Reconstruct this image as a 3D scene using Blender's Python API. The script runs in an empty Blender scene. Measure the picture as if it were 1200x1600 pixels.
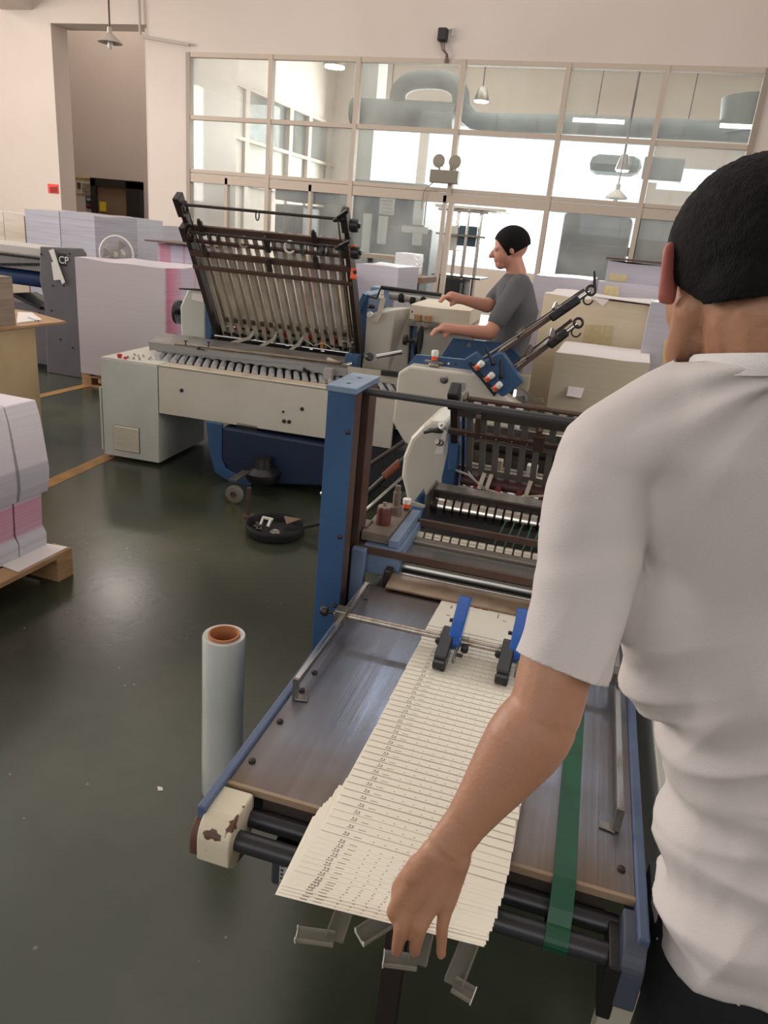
import bpy, bmesh, math, random
import numpy as np
from mathutils import Vector, Matrix, noise
random.seed(7)
sc = bpy.context.scene
C = sc.collection
PI = math.pi

# ------------------------------------------------------------ camera
F = 1146.0; PITCH = math.radians(20.63); ROLL = math.radians(-5.5); YAW = math.radians(16.78); H = 1.5
def cam_axes():
    cp, sp = math.cos(PITCH), math.sin(PITCH); cy, sy = math.cos(YAW), math.sin(YAW)
    fwd = np.array([-sy*cp, cy*cp, -sp]); right = np.array([cy, sy, 0.0]); down = -np.cross(right, fwd)
    c, s = math.cos(ROLL), math.sin(ROLL)
    return np.array([c*right + s*down, -s*right + c*down, fwd])
MC = cam_axes(); EYE = np.array([0, 0, H])
cd = bpy.data.cameras.new('camera'); cam = bpy.data.objects.new('camera', cd); C.objects.link(cam)
cd.sensor_fit = 'VERTICAL'; cd.sensor_height = 36; cd.lens = F/1600*36; cd.clip_start = .02; cd.clip_end = 200
R_ = Matrix([[MC[0][i], -MC[1][i], -MC[2][i]] for i in range(3)]).to_4x4()
cam.matrix_world = Matrix.Translation((0, 0, H)) @ R_
sc.camera = cam
sc.view_settings.view_transform = 'Standard'; sc.view_settings.look = 'None'
sc.view_settings.exposure = -0.64; sc.view_settings.gamma = 1; sc.view_settings.use_curve_mapping = False

# ------------------------------------------------------------ daylight and added fill lights
w = bpy.data.worlds.new('world'); sc.world = w; w.use_nodes = True
w.node_tree.nodes['Background'].inputs[0].default_value = (.93, .97, 1, 1)
w.node_tree.nodes['Background'].inputs[1].default_value = 3.0
def area(name, loc, rot, sx, sy, power, col):
    l = bpy.data.lights.new(name, 'AREA'); l.shape = 'RECTANGLE'; l.size = sx; l.size_y = sy; l.energy = power; l.color = col
    o = bpy.data.objects.new(name, l); C.objects.link(o); o.location = loc; o.rotation_euler = rot
    return o
# added daylight fill at assumed unseen hall windows; the far room's are in view
area('left_daylight_fill', (-14.6, 4.2, 4.0), (0, math.radians(-90), 0), 4.0, 7.6, 2000, (1, .93, .87))
area('rear_daylight_fill', (-3, -6.6, 4.2), (math.radians(90), 0, 0), 13, 4.0, 110, (1, .94, .90))
area('right_daylight_fill', (6.6, 3, 4.2), (0, math.radians(90), 0), 3.6, 9, 260, (1, .93, .87))
area('hall_ceiling_fill', (-4, 6.5, 7.3), (0, 0, 0), 9, 8, 330, (1, .96, .94))  # added overhead fill to keep the hall walls bright, no fixtures built
area('alcove_fill', (-10.8, 13.2, 7.3), (0, 0, 0), 2, 1, 170, (1, .93, .87))  # added fill that brightens the alcove, no lamp known there
area('far_room_ceiling_fill', (-2.5, 16, 6.9), (0, 0, 0), 9, 6, 900, (1, .97, .93))  # added overhead fill for the far room, apart from its visible lamps
area('daylight_far_room', (-3.3, 19.6, 2.9), (math.radians(-90), 0, 0), 8.5, 3.0, 2300, (1, .97, .93))

# ------------------------------------------------------------ helpers: pixels to points on real planes
def ray(x, y): return MC.T @ np.array([(x-600)/F, (y-800)/F, 1.0])
def dp(x, y, d): return EYE + d*ray(x, y)
def onz(x, y, z): d = ray(x, y); return EYE + (z-H)/d[2]*d
def ony(x, y, Y): d = ray(x, y); return EYE + Y/d[1]*d
class Fr:
    def __init__(s, o, deg):
        a = math.radians(deg); s.deg = deg; s.rot = a
        s.o = np.array([o[0], o[1], 0.]); s.u = np.array([math.cos(a), math.sin(a), 0]); s.v = np.array([-math.sin(a), math.cos(a), 0])
    def l(s, p): d = np.array(p)-s.o; return np.array([d@s.u, d@s.v, p[2]])
    def w(s, u, v, z): return s.o + u*s.u + v*s.v + np.array([0, 0, z])
    def Z(s, x, y, z): return s.l(onz(x, y, z))
    def pl(s, x, y, off, n):
        d = ray(x, y); p = s.o+off*n; t = np.dot(p-EYE, n)/np.dot(d, n); return s.l(EYE+t*d)
    def U(s, x, y, u): return s.pl(x, y, u, s.u)
    def V(s, x, y, v): return s.pl(x, y, v, s.v)
FM = Fr((-.494, .811), 2.63)      # front folding station and delivery
RM = Fr((-2.677, 3.81), 4.9)      # rear folding station and register table
RF = Fr((0, 0), 0)                # the room

# ------------------------------------------------------------ materials
def sr(r, g, b):
    f = lambda c: (c/255/12.92) if c/255 <= .04045 else ((c/255+.055)/1.055)**2.4
    return (f(r), f(g), f(b), 1)
MATS = {}
def mat(name, col, rough=.5, metal=0, spec=.5, col2=None, nscale=6, ncon=(.35, .7), bump=0, bscale=40, aniso=0, coat=0, stretch=(1, 1, 1), sss=0, detail=4):
    if name in MATS: return MATS[name]
    m = bpy.data.materials.new(name); m.use_nodes = True; nt = m.node_tree; N = nt.nodes; L = nt.links
    b = N['Principled BSDF']; b.inputs['Base Color'].default_value = col
    b.inputs['Roughness'].default_value = rough; b.inputs['Metallic'].default_value = metal
    b.inputs['Specular IOR Level'].default_value = spec; b.inputs['Coat Weight'].default_value = coat
    if sss: b.inputs['Subsurface Weight'].default_value = sss; b.inputs['Subsurface Radius'].default_value = (.012, .005, .003); b.inputs['Subsurface Scale'].default_value = 1
    tc = N.new('ShaderNodeTexCoord'); mp = N.new('ShaderNodeMapping'); L.new(tc.outputs['Object'], mp.inputs[0]); mp.inputs['Scale'].default_value = stretch
    if col2:
        n = N.new('ShaderNodeTexNoise'); n.inputs['Scale'].default_value = nscale; n.inputs['Detail'].default_value = detail
        L.new(mp.outputs[0], n.inputs['Vector'])
        r = N.new('ShaderNodeValToRGB'); r.color_ramp.elements[0].position = ncon[0]; r.color_ramp.elements[1].position = ncon[1]
        r.color_ramp.elements[0].color = col; r.color_ramp.elements[1].color = col2
        L.new(n.outputs[0], r.inputs[0]); L.new(r.outputs[0], b.inputs['Base Color'])
    if bump:
        n2 = N.new('ShaderNodeTexNoise'); n2.inputs['Scale'].default_value = bscale; L.new(mp.outputs[0], n2.inputs['Vector'])
        bp = N.new('ShaderNodeBump'); bp.inputs['Strength'].default_value = bump; bp.inputs['Distance'].default_value = .01
        L.new(n2.outputs[0], bp.inputs['Height']); L.new(bp.outputs[0], b.inputs['Normal'])
    MATS[name] = m; return m
def ramp_mat(name, axis, stops, rough=.8, lines=0, lscale=120, sheen=0):
    """bands of colour across the thing's own bounding box, with fine horizontal sheet edges"""
    if name in MATS: return MATS[name]
    m = bpy.data.materials.new(name); m.use_nodes = True; nt = m.node_tree; N = nt.nodes; L = nt.links
    b = N['Principled BSDF']; b.inputs['Roughness'].default_value = rough
    tc = N.new('ShaderNodeTexCoord'); sp = N.new('ShaderNodeSeparateXYZ'); L.new(tc.outputs['Generated'], sp.inputs[0])
    r = N.new('ShaderNodeValToRGB'); r.color_ramp.interpolation = 'LINEAR'
    els = r.color_ramp.elements
    for i, (p, c) in enumerate(stops):
        e = els[i] if i < 2 else els.new(p)
        e.position = p; e.color = c
    L.new(sp.outputs[axis], r.inputs[0])
    out = r.outputs[0]
    if lines:
        mp = N.new('ShaderNodeMapping'); mp.inputs['Scale'].default_value = (1.5, 1.5, lscale); L.new(tc.outputs['Object'], mp.inputs[0])
        n = N.new('ShaderNodeTexNoise'); n.inputs['Scale'].default_value = 1; n.inputs['Detail'].default_value = 2; L.new(mp.outputs[0], n.inputs['Vector'])
        mr = N.new('ShaderNodeMapRange'); mr.inputs[1].default_value = .3; mr.inputs[2].default_value = .7; mr.inputs[3].default_value = 1-lines; mr.inputs[4].default_value = 1+lines*.3
        L.new(n.outputs[0], mr.inputs[0])
        mx = N.new('ShaderNodeMix'); mx.data_type = 'RGBA'; mx.blend_type = 'MULTIPLY'; mx.inputs[0].default_value = 1
        L.new(out, mx.inputs[6]); L.new(mr.outputs[0], mx.inputs[7]); out = mx.outputs[2]
    L.new(out, b.inputs['Base Color'])
    if sheen: b.inputs['Coat Weight'].default_value = sheen; b.inputs['Coat Roughness'].default_value = .25
    MATS[name] = m; return m
def emis(name, col, s):
    if name in MATS: return MATS[name]
    m = bpy.data.materials.new(name); m.use_nodes = True; b = m.node_tree.nodes['Principled BSDF']
    b.inputs['Base Color'].default_value = col; b.inputs['Emission Color'].default_value = col; b.inputs['Emission Strength'].default_value = s
    MATS[name] = m; return m
def glass(name, tint=(.9, .95, .95, 1), haze=.12, gl=.08):
    m = bpy.data.materials.new(name); m.use_nodes = True; nt = m.node_tree; N = nt.nodes; L = nt.links
    N.remove(N['Principled BSDF']); o = N['Material Output']
    t = N.new('ShaderNodeBsdfTransparent'); t.inputs[0].default_value = tint
    d = N.new('ShaderNodeBsdfDiffuse'); d.inputs[0].default_value = (.75, .74, .7, 1)
    g = N.new('ShaderNodeBsdfGlossy'); g.inputs['Roughness'].default_value = .03
    n = N.new('ShaderNodeTexNoise'); n.inputs['Scale'].default_value = 1.3; n.inputs['Detail'].default_value = 7
    tc = N.new('ShaderNodeTexCoord'); L.new(tc.outputs['Object'], n.inputs['Vector'])
    mr = N.new('ShaderNodeMapRange'); mr.inputs[1].default_value = .3; mr.inputs[2].default_value = .75; mr.inputs[3].default_value = haze*.4; mr.inputs[4].default_value = haze*1.8
    L.new(n.outputs[0], mr.inputs[0])
    a = N.new('ShaderNodeMixShader'); L.new(mr.outputs[0], a.inputs[0]); L.new(t.outputs[0], a.inputs[1]); L.new(d.outputs[0], a.inputs[2])
    c = N.new('ShaderNodeMixShader'); c.inputs[0].default_value = gl; L.new(a.outputs[0], c.inputs[1]); L.new(g.outputs[0], c.inputs[2])
    L.new(c.outputs[0], o.inputs[0]); MATS[name] = m; return m

WALL = mat('wall_paint', sr(208, 195, 185), .9, col2=sr(199, 186, 175), nscale=.5)
FRAME = mat('frame_paint', sr(184, 168, 152), .6)
FRAMED = mat('frame_paint_dark', sr(150, 136, 122), .6)
WHITE = mat('machine_cream_enamel', sr(206, 200, 186), .38, col2=sr(194, 186, 170), nscale=3)
WHITED = mat('machine_grey_white_enamel', sr(196, 197, 188), .4, col2=sr(184, 184, 174), nscale=3)
BLUE = mat('blue_enamel', sr(52, 88, 128), .4, col2=sr(44, 76, 112), nscale=5)
BLUEL = mat('pale_blue_enamel', sr(116, 136, 160), .45, col2=sr(94, 112, 138), nscale=9)
NAVY = mat('navy_enamel', sr(22, 38, 66), .5)
DARK = mat('blackened_steel', sr(44, 38, 36), .45, metal=.3, col2=sr(62, 48, 42), nscale=12)
BROWN = mat('rusty_brown_steel', sr(94, 76, 68), .45, metal=.3, col2=sr(84, 58, 48), nscale=10)
BLACK = mat('black_plastic', sr(24, 24, 25), .4)
RUBBER = mat('black_rubber', sr(20, 20, 21), .7)
STEEL = mat('dull_steel', sr(150, 146, 138), .32, metal=.85, col2=sr(112, 104, 96), nscale=14)
SLAT = mat('slat_steel', sr(196, 186, 168), .45, metal=.2, col2=sr(166, 156, 138), nscale=8)
CHROME = mat('polished_chrome', sr(205, 205, 204), .12, metal=1)
NICKEL = mat('nickel_collar', sr(196, 192, 182), .2, metal=1)
RED = mat('red_plastic', sr(176, 30, 34), .4)
REDR = mat('dark_red_rubber', sr(110, 22, 24), .55)
ORANGE = mat('orange_plastic', sr(240, 88, 34), .4)
KNOBW = mat('white_plastic', sr(226, 222, 212), .4)
LEVER = mat('grey_strap', sr(168, 160, 148), .5)
PAPER = mat('white_paper', sr(226, 218, 214), .9)
SHEET = mat('cream_signature_paper', sr(236, 230, 214), .85)
INK = mat('printed_ink', sr(150, 142, 128), .9)
WOOD = mat('pallet_wood', sr(178, 142, 104), .8, col2=sr(150, 114, 78), nscale=6, stretch=(1, 1, 6))
KRAFT = mat('desk_board', sr(188, 164, 126), .7, col2=sr(178, 152, 114), nscale=4)
SKIN = mat('skin', sr(176, 132, 104), .5, col2=sr(164, 114, 88), nscale=9, sss=.12, bump=.08, bscale=160)
HAIR = mat('black_hair', sr(13, 11, 11), .8, spec=.2, bump=.35, bscale=500, stretch=(1, 1, .3))
SHIRT = mat('white_cotton', sr(200, 193, 190), .9, bump=.1, bscale=400)
PANTS = mat('black_trousers', sr(22, 22, 26), .85)
CABLE = mat('pale_cable', sr(196, 186, 168), .5)

# ------------------------------------------------------------ mesh builder
ROOT = {}
def V3(p): return Vector((float(p[0]), float(p[1]), float(p[2])))
def perp(d):
    d = V3(d).normalized(); a = Vector((0, 0, 1)) if abs(d.z) < .9 else Vector((1, 0, 0))
    x = d.cross(a).normalized(); return x, d.cross(x).normalized()
class MB:
    def __init__(s): s.bm = bmesh.new(); s.mi = 0
    def face(s, vs):
        try: f = s.bm.faces.new(vs); f.material_index = s.mi; return f
        except ValueError: return None
    def prism(s, pts, off):
        """closed polygon of world points extruded by a world vector"""
        off = V3(off); a = [s.bm.verts.new(V3(p)) for p in pts]; b = [s.bm.verts.new(V3(p)+off) for p in pts]
        s.face(a); s.face(b[::-1]); n = len(a)
        for i in range(n): s.face([a[i], b[i], b[(i+1) % n], a[(i+1) % n]])
        return s
    def box(s, fr, u0, u1, v0, v1, z0, z1):
        return s.prism([fr.w(u0, v0, z0), fr.w(u1, v0, z0), fr.w(u1, v1, z0), fr.w(u0, v1, z0)], (0, 0, z1-z0))
    def hexa(s, p):
        """eight world corners, bottom four then top four"""
        v = [s.bm.verts.new(V3(q)) for q in p]
        for f in ((0, 1, 2, 3), (7, 6, 5, 4), (0, 4, 5, 1), (1, 5, 6, 2), (2, 6, 7, 3), (3, 7, 4, 0)): s.face([v[i] for i in f])
        return s
    def tube(s, pts, r, n=12, r2=None):
        """round bar along world points"""
        pts = [V3(p) for p in pts]; rs = r if isinstance(r, (list, tuple)) else [r]*len(pts)
        if r2 is not None: rs = [r, r2]
        rings = []; x, y = perp(pts[1]-pts[0])
        for i, p in enumerate(pts):
            d = (pts[min(i+1, len(pts)-1)]-pts[max(i-1, 0)]).normalized()
            x = (x - d*x.dot(d)).normalized(); y = d.cross(x)
            rings.append([s.bm.verts.new(p + rs[i]*(math.cos(2*PI*k/n)*x + math.sin(2*PI*k/n)*y)) for k in range(n)])
        for a, b in zip(rings, rings[1:]):
            for k in range(n): s.face([a[k], a[(k+1) % n], b[(k+1) % n], b[k]])
        s.face(rings[0][::-1]); s.face(rings[-1]); return s
    def bar(s, p, q, w, h, up=(0, 0, 1)):
        """rectangular bar from p to q, w sideways, h along up"""
        p, q = V3(p), V3(q); d = (q-p).normalized(); up = V3(up); x = d.cross(up).normalized(); y = x.cross(d).normalized()
        c = [(-.5, -.5), (.5, -.5), (.5, .5), (-.5, .5)]
        return s.hexa([p+x*w*a+y*h*b for a, b in c]+[q+x*w*a+y*h*b for a, b in c])
    def lathe(s, prof, base, axis=(0, 0, 1), n=24):
        """profile of (radius, height) turned round an axis"""
        base = V3(base); ax = V3(axis).normalized(); x, y = perp(ax); rings = []
        for r, h in prof:
            if r < 1e-6: rings.append([s.bm.verts.new(base+ax*h)])
            else: rings.append([s.bm.verts.new(base+ax*h+r*(math.cos(2*PI*k/n)*x+math.sin(2*PI*k/n)*y)) for k in range(n)])
        for a, b in zip(rings, rings[1:]):
            for k in range(n):
                k2 = (k+1) % n
                if len(a) == 1 and len(b) == 1: continue
                if len(a) == 1: s.face([a[0], b[k2], b[k]])
                elif len(b) == 1: s.face([a[k], a[k2], b[0]])
                else: s.face([a[k], a[k2], b[k2], b[k]])
        if tuple(prof[0]) != tuple(prof[-1]):
            if len(rings[0]) > 1: s.face(rings[0][::-1])
            if len(rings[-1]) > 1: s.face(rings[-1])
        return s
    def ring(s, c, axis, R, r, n=24, m=8, a0=0, a1=2*PI):
        c = V3(c); x, y = perp(axis); pts = [c+R*(math.cos(a0+(a1-a0)*k/n)*x+math.sin(a0+(a1-a0)*k/n)*y) for k in range(n+1)]
        return s.tube(pts, r, m)
    def ball(s, c, r, ax=None, sub=2):
        """ellipsoid; ax: 3x3 rows of axes"""
        v = bmesh.ops.create_icosphere(s.bm, subdivisions=sub, radius=1)['verts']
        r = (r, r, r) if not isinstance(r, (list, tuple)) else r
        A = [V3(a) for a in (ax if ax is not None else ((1, 0, 0), (0, 1, 0), (0, 0, 1)))]; c = V3(c)
        for q in v: k = q.co.copy(); q.co = c + A[0]*k.x*r[0] + A[1]*k.y*r[1] + A[2]*k.z*r[2]
        for f in {f for q in v for f in q.link_faces}: f.material_index = s.mi
        return s
    def cap(s, p, q, r0, r1, flat=1, fdir=None):
        """tapered limb with round ends"""
        s.ball(p, r0); s.ball(q, r1); return s.tube([p, q], [r0, r1], 16)
    def loft(s, rings, closed=True):
        R = [[s.bm.verts.new(V3(p)) for p in r] for r in rings]; n = len(R[0])
        for a, b in zip(R, R[1:]):
            for k in range(n): s.face([a[k], a[(k+1) % n], b[(k+1) % n], b[k]])
        if closed: s.face(R[0][::-1]); s.face(R[-1])
        return s
    def build(s, name, m, parent=None, bevel=0, smooth=False, seg=2, sub=0):
        bmesh.ops.recalc_face_normals(s.bm, faces=s.bm.faces)
        me = bpy.data.meshes.new(name); s.bm.to_mesh(me); s.bm.free()
        ms = m if isinstance(m, (list, tuple)) else [m]
        for q in ms: me.materials.append(q)
        o = bpy.data.objects.new(name, me); C.objects.link(o)
        if parent is not None:
            me.transform(ROOT[parent.name]); o.parent = parent; ROOT[o.name] = ROOT[parent.name]
        else:
            # origin at the base centre
            bb = [v.co for v in me.vertices]; c = Vector(((min(v.x for v in bb)+max(v.x for v in bb))/2, (min(v.y for v in bb)+max(v.y for v in bb))/2, min(v.z for v in bb)))
            me.transform(Matrix.Translation(-c)); o.location = c; ROOT[o.name] = Matrix.Translation(-c)
        if bevel:
            md = o.modifiers.new('bevel', 'BEVEL'); md.width = bevel; md.segments = seg; md.limit_method = 'ANGLE'; md.angle_limit = math.radians(35); md.harden_normals = False
        if smooth or bevel:
            me.shade_smooth() if smooth else None
            if smooth:
                try: me.set_sharp_from_angle(angle=math.radians(40))
                except Exception: pass
        return o
def thing(name, label, cat, p, rot=0, group=None):
    o = bpy.data.objects.new(name, None); C.objects.link(o); o.empty_display_size = .1
    o.location = V3(p); o.rotation_euler = (0, 0, rot); o['label'] = label; o['category'] = cat
    if group: o['group'] = group
    ROOT[o.name] = (Matrix.Translation(V3(p)) @ Matrix.Rotation(rot, 4, 'Z')).inverted(); return o
def tag(o, label, cat, group=None):
    o['label'] = label; o['category'] = cat
    if group: o['group'] = group
    return o
def struct(o): o['kind'] = 'structure'; return o
def dup(root, loc, label=None, group=None, rot=None):
    r = root.copy(); C.objects.link(r); r.location = V3(loc)
    if rot is not None: r.rotation_euler = rot
    if label: r['label'] = label
    if group: r['group'] = group
    for ch in list(root.children):
        c = ch.copy(); C.objects.link(c); c.parent = r
        for g in ch.children: d = g.copy(); C.objects.link(d); d.parent = c
    return r
def text(name, s, origin, xdir, ydir, size, m, parent, ext=.0008, align='LEFT'):
    """lettering as a thin mesh lying on a surface"""
    cu = bpy.data.curves.new(name, 'FONT'); cu.body = s; cu.size = size; cu.extrude = ext; cu.align_x = align
    t = bpy.data.objects.new(name, cu); C.objects.link(t)
    me = bpy.data.meshes.new_from_object(t); bpy.data.objects.remove(t); bpy.data.curves.remove(cu)
    x = V3(xdir).normalized(); y = V3(ydir).normalized(); z = x.cross(y)
    M = Matrix((x, y, z)).transposed().to_4x4(); M.translation = V3(origin)
    me.transform(ROOT[parent.name] @ M); me.materials.clear(); me.materials.append(m)
    o = bpy.data.objects.new(name, me); C.objects.link(o); o.parent = parent; ROOT[o.name] = ROOT[parent.name]
    return o

# ============================================================ THE ROOM
FLOOR = None
def floor_mat():
    m = bpy.data.materials.new('green_epoxy_floor'); m.use_nodes = True; nt = m.node_tree; N = nt.nodes; L = nt.links
    b = N['Principled BSDF']; tc = N.new('ShaderNodeTexCoord')
    n = N.new('ShaderNodeTexNoise'); n.inputs['Scale'].default_value = 1.6; n.inputs['Detail'].default_value = 8; L.new(tc.outputs['Object'], n.inputs['Vector'])
    r = N.new('ShaderNodeValToRGB'); e = r.color_ramp.elements
    e[0].position = .3; e[0].color = sr(46, 51, 40); e[1].position = .72; e[1].color = sr(76, 77, 56)
    k = e.new(.5); k.color = sr(56, 61, 48); L.new(n.outputs[0], r.inputs[0])
    # scratches and pale flecks
    v = N.new('ShaderNodeTexVoronoi'); v.inputs['Scale'].default_value = 11; L.new(tc.outputs['Object'], v.inputs['Vector'])
    lt = N.new('ShaderNodeMath'); lt.operation = 'LESS_THAN'; lt.inputs[1].default_value = .055; L.new(v.outputs['Distance'], lt.inputs[0])
    n3 = N.new('ShaderNodeTexNoise'); n3.inputs['Scale'].default_value = 2.1; L.new(tc.outputs['Object'], n3.inputs['Vector'])
    g = N.new('ShaderNodeMath'); g.operation = 'GREATER_THAN'; g.inputs[1].default_value = .52; L.new(n3.outputs[0], g.inputs[0])
    mu = N.new('ShaderNodeMath'); mu.operation = 'MULTIPLY'; L.new(lt.outputs[0], mu.inputs[0]); L.new(g.outputs[0], mu.inputs[1])
    mm = N.new('ShaderNodeMath'); mm.operation = 'MULTIPLY'; mm.inputs[1].default_value = .35; L.new(mu.outputs[0], mm.inputs[0])
    mx = N.new('ShaderNodeMix'); mx.data_type = 'RGBA'; L.new(mm.outputs[0], mx.inputs[0]); L.new(r.outputs[0], mx.inputs[6]); mx.inputs[7].default_value = sr(140, 140, 120)
    L.new(mx.outputs[2], b.inputs['Base Color'])
    n2 = N.new('ShaderNodeTexNoise'); n2.inputs['Scale'].default_value = 1.1; n2.inputs['Detail'].default_value = 5; L.new(tc.outputs['Object'], n2.inputs['Vector'])
    mr = N.new('ShaderNodeMapRange'); mr.inputs[3].default_value = .12; mr.inputs[4].default_value = .34; L.new(n2.outputs[0], mr.inputs[0]); L.new(mr.outputs[0], b.inputs['Roughness'])
    n4 = N.new('ShaderNodeTexNoise'); n4.inputs['Scale'].default_value = 26; n4.inputs['Detail'].default_value = 4; L.new(tc.outputs['Object'], n4.inputs['Vector'])
    bp = N.new('ShaderNodeBump'); bp.inputs['Strength'].default_value = .12; bp.inputs['Distance'].default_value = .003; L.new(n4.outputs[0], bp.inputs['Height']); L.new(bp.outputs[0], b.inputs['Normal'])
    return m
def rbox(x0, x1, y0, y1, z0, z1): return MB().box(RF, x0, x1, y0, y1, z0, z1)
fl = struct(rbox(-15.2, 7, -7, 20.4, -.12, 0).build('floor', floor_mat()))
CEIL = 7.6
struct(rbox(-15.2, 7, -7, 20.4, CEIL, CEIL+.15).build('ceiling', WALL))
YW = 12.0
WX0, WX1, WZ0, WZ1, WZT = -7.68, 1.04, .60, 3.98, 2.15
# end wall holding the glazed partition
m = MB(); m.box(RF, WX0, WX1, YW, YW+.22, WZ1, CEIL); m.box(RF, WX1, 7, YW, YW+.22, 0, CEIL); struct(m.build('wall_back', WALL))
struct(MB().box(RF, -8.47, WX0, YW, YW+1.6, 0, CEIL).build('wall_pier', WALL))
struct(rbox(-15.2, -8.65, 15.0, 15.2, 0, CEIL).build('wall_alcove', WALL))
xl = float(ony(96, 320, YW)[0])
struct(rbox(-15.2, xl, YW, YW+.4, 0, CEIL).build('wall_left_end', WALL))
struct(rbox(xl, -8.47, YW+.0, YW+.45, 4.36, 5.4).build('trim_1', WALL))   # beam over the alcove
struct(rbox(-11.4, -10.75, 2, YW, 4.55, 5.3).build('trim_2', WALL))        # beam running into the hall
def wall_with_holes(name, axis, pos, th, a0, a1, holes, z1=CEIL):
    m = MB(); cur = a0
    def bx(p, q, z0, zz):
        if q-p < 1e-3 or zz-z0 < 1e-3: return
        if axis == 'x': m.box(RF, pos, pos+th, p, q, z0, zz)
        else: m.box(RF, p, q, pos, pos+th, z0, zz)
    for h0, h1, hz0, hz1 in holes:
        bx(cur, h0, 0, z1); bx(h0, h1, 0, hz0); bx(h0, h1, hz1, z1); cur = h1
    bx(cur, a1, 0, z1); return struct(m.build(name, WALL))
wall_with_holes('wall_left', 'x', -15.2, .2, -7, 20.4, [(-4, 1.6, 2, 6), (2.4, 8, 2, 6), (15.4, 20, 1, 6)])  # hall window openings added out of view for the daylight fill
wall_with_holes('wall_rear', 'y', -7.2, .2, -15.2, 7, [(-9.5, -3.3, 2.2, 6.2), (-2.7, 3.5, 2.2, 6.2)])
wall_with_holes('wall_right', 'x', 7, .2, -7, 20.4, [(-1.5, 3, 2.4, 6), (3.5, 7.5, 2.4, 6)])
fz = lambda x, y: ony(x, y, 20)
wall_with_holes('wall_far', 'y', 20.2, .2, -15.2, 7, [(-7.6, -6.1, 2.75, 4.1), (-5.9, -.3, .9, 4.25), (-.1, 1.2, 3.1, 3.6)])
struct(rbox(-8.47, 7, 16.9, 20.2, 6.2, 6.35).build('trim_3', WALL))
# ---- glazed partition
w1 = bpy.data.objects.new('window_1', None); C.objects.link(w1); w1.location = (-3.3, YW+.1, 0); struct(w1); ROOT[w1.name] = Matrix.Translation((3.3, -YW-.1, 0))
mx_ = [-7.68, -6.18, -4.70, -3.06, -1.54, -.22, 1.04]
zz_ = [WZT, 3.02, WZ1]
def hbar(x0, x1, z, h, d=.1, nm='mullion'): return MB().box(RF, x0, x1, YW-.02, YW-.02+d, z-h/2, z+h/2).build('rail', FRAME, w1)
hbar(WX0, WX1, WZ1-.03, .07); hbar(WX0, WX1, 3.04, .065); hbar(WX0, WX1, WZT+.075, .055); hbar(WX0, WX1, WZT-.03, .14, .12)
for i, x in enumerate(mx_):
    z0 = WZT if i == 3 else 0.0
    MB().box(RF, x-.035, x+.035, YW-.03, YW+.09, z0, WZ1).build('mullion', FRAME if i not in (0, 6) else FRAMED, w1)
for x in (-6.95, -5.4, -3.12): MB().box(RF, x-.025, x+.025, YW-.02, YW+.07, 0, WZT).build('mullion', FRAME, w1)
for a, b in ((-7.68, -3.12), (-1.54, 1.04)):
    MB().box(RF, a, b, YW-.01, YW+.06, 0, .58).build('lower_panel', mat('partition_panel', sr(196, 180, 158), .6), w1)
    MB().box(RF, a, b, YW-.02, YW+.09, .58, .64).build('sill_rail', FRAME, w1)
GL = glass('dusty_window_glass', haze=.1, gl=.025)
GLD = glass('dustier_window_glass', (.86, .9, .9, 1), .16, .025)
for i in range(6):
    for j, (a, b) in enumerate(((WZT, 3.04), (3.04, WZ1))):
        MB().box(RF, mx_[i]+.03, mx_[i+1]-.03, YW+.03, YW+.036, a, b).build('pane', GLD if (i+j) % 2 else GL, w1)
for a, b in ((-7.65, -6.95), (-6.95, -6.2), (-6.15, -5.4), (-5.4, -4.73), (-4.67, -3.14), (-1.5, -.25), (-.19, 1.0)):
    MB().box(RF, a+.02, b-.02, YW+.03, YW+.036, .62, WZT-.09).build('pane', GLD, w1)
# door leaf frame of the opening
MB().box(RF, -3.05, -2.98, YW-.02, YW+.08, 0, WZT-.1).build('door_post', FRAME, w1)
# yellow floor lines
YEL = mat('yellow_floor_paint', sr(168, 122, 62), .6, col2=sr(130, 98, 52), nscale=10)
for i, (p, q) in enumerate((((60, 763), (172, 712)), ((70, 617), (200, 588)))):
    a, b = onz(*p, 0), onz(*q, 0); d = (b-a)/np.linalg.norm(b-a); a = a-d*.4; b = b+d*(1.2 if i == 0 else .6); n = np.array([-d[1], d[0], 0])*.045
    struct(MB().prism([a-n, b-n, b+n, a+n], (0, 0, .002)).build('trim_%d' % (4+i), YEL))
# alcove door
dm = struct(MB().build('door_1', DARK)) if False else None
d1 = bpy.data.objects.new('door_1', None); C.objects.link(d1); d1.location = (-11.2, 14.95, 0); struct(d1); ROOT[d1.name] = Matrix.Translation((11.2, -14.95, 0))
DX0, DX1 = -12.05, -10.75
for a, b, z0, z1 in ((DX0, DX0+.14, 0, 2.08), (DX1-.36, DX1, 0, 2.08), (DX0, DX1, 1.94, 2.1)):
    MB().box(RF, a, b, 14.86, 15.0, z0, z1).build('door_frame', mat('dark_door_frame', sr(38, 33, 32), .5), d1)
MB().box(RF, DX0+.14, DX1-.36, 14.92, 14.98, 0, 1.94).build('door_leaf', mat('tan_door', sr(118, 100, 78), .6), d1)
MB().box(RF, DX0+.2, DX0+.36, 14.9, 14.92, 1.42, 1.62).build('notice', mat('yellow_notice', sr(214, 190, 40), .7), d1)
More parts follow.
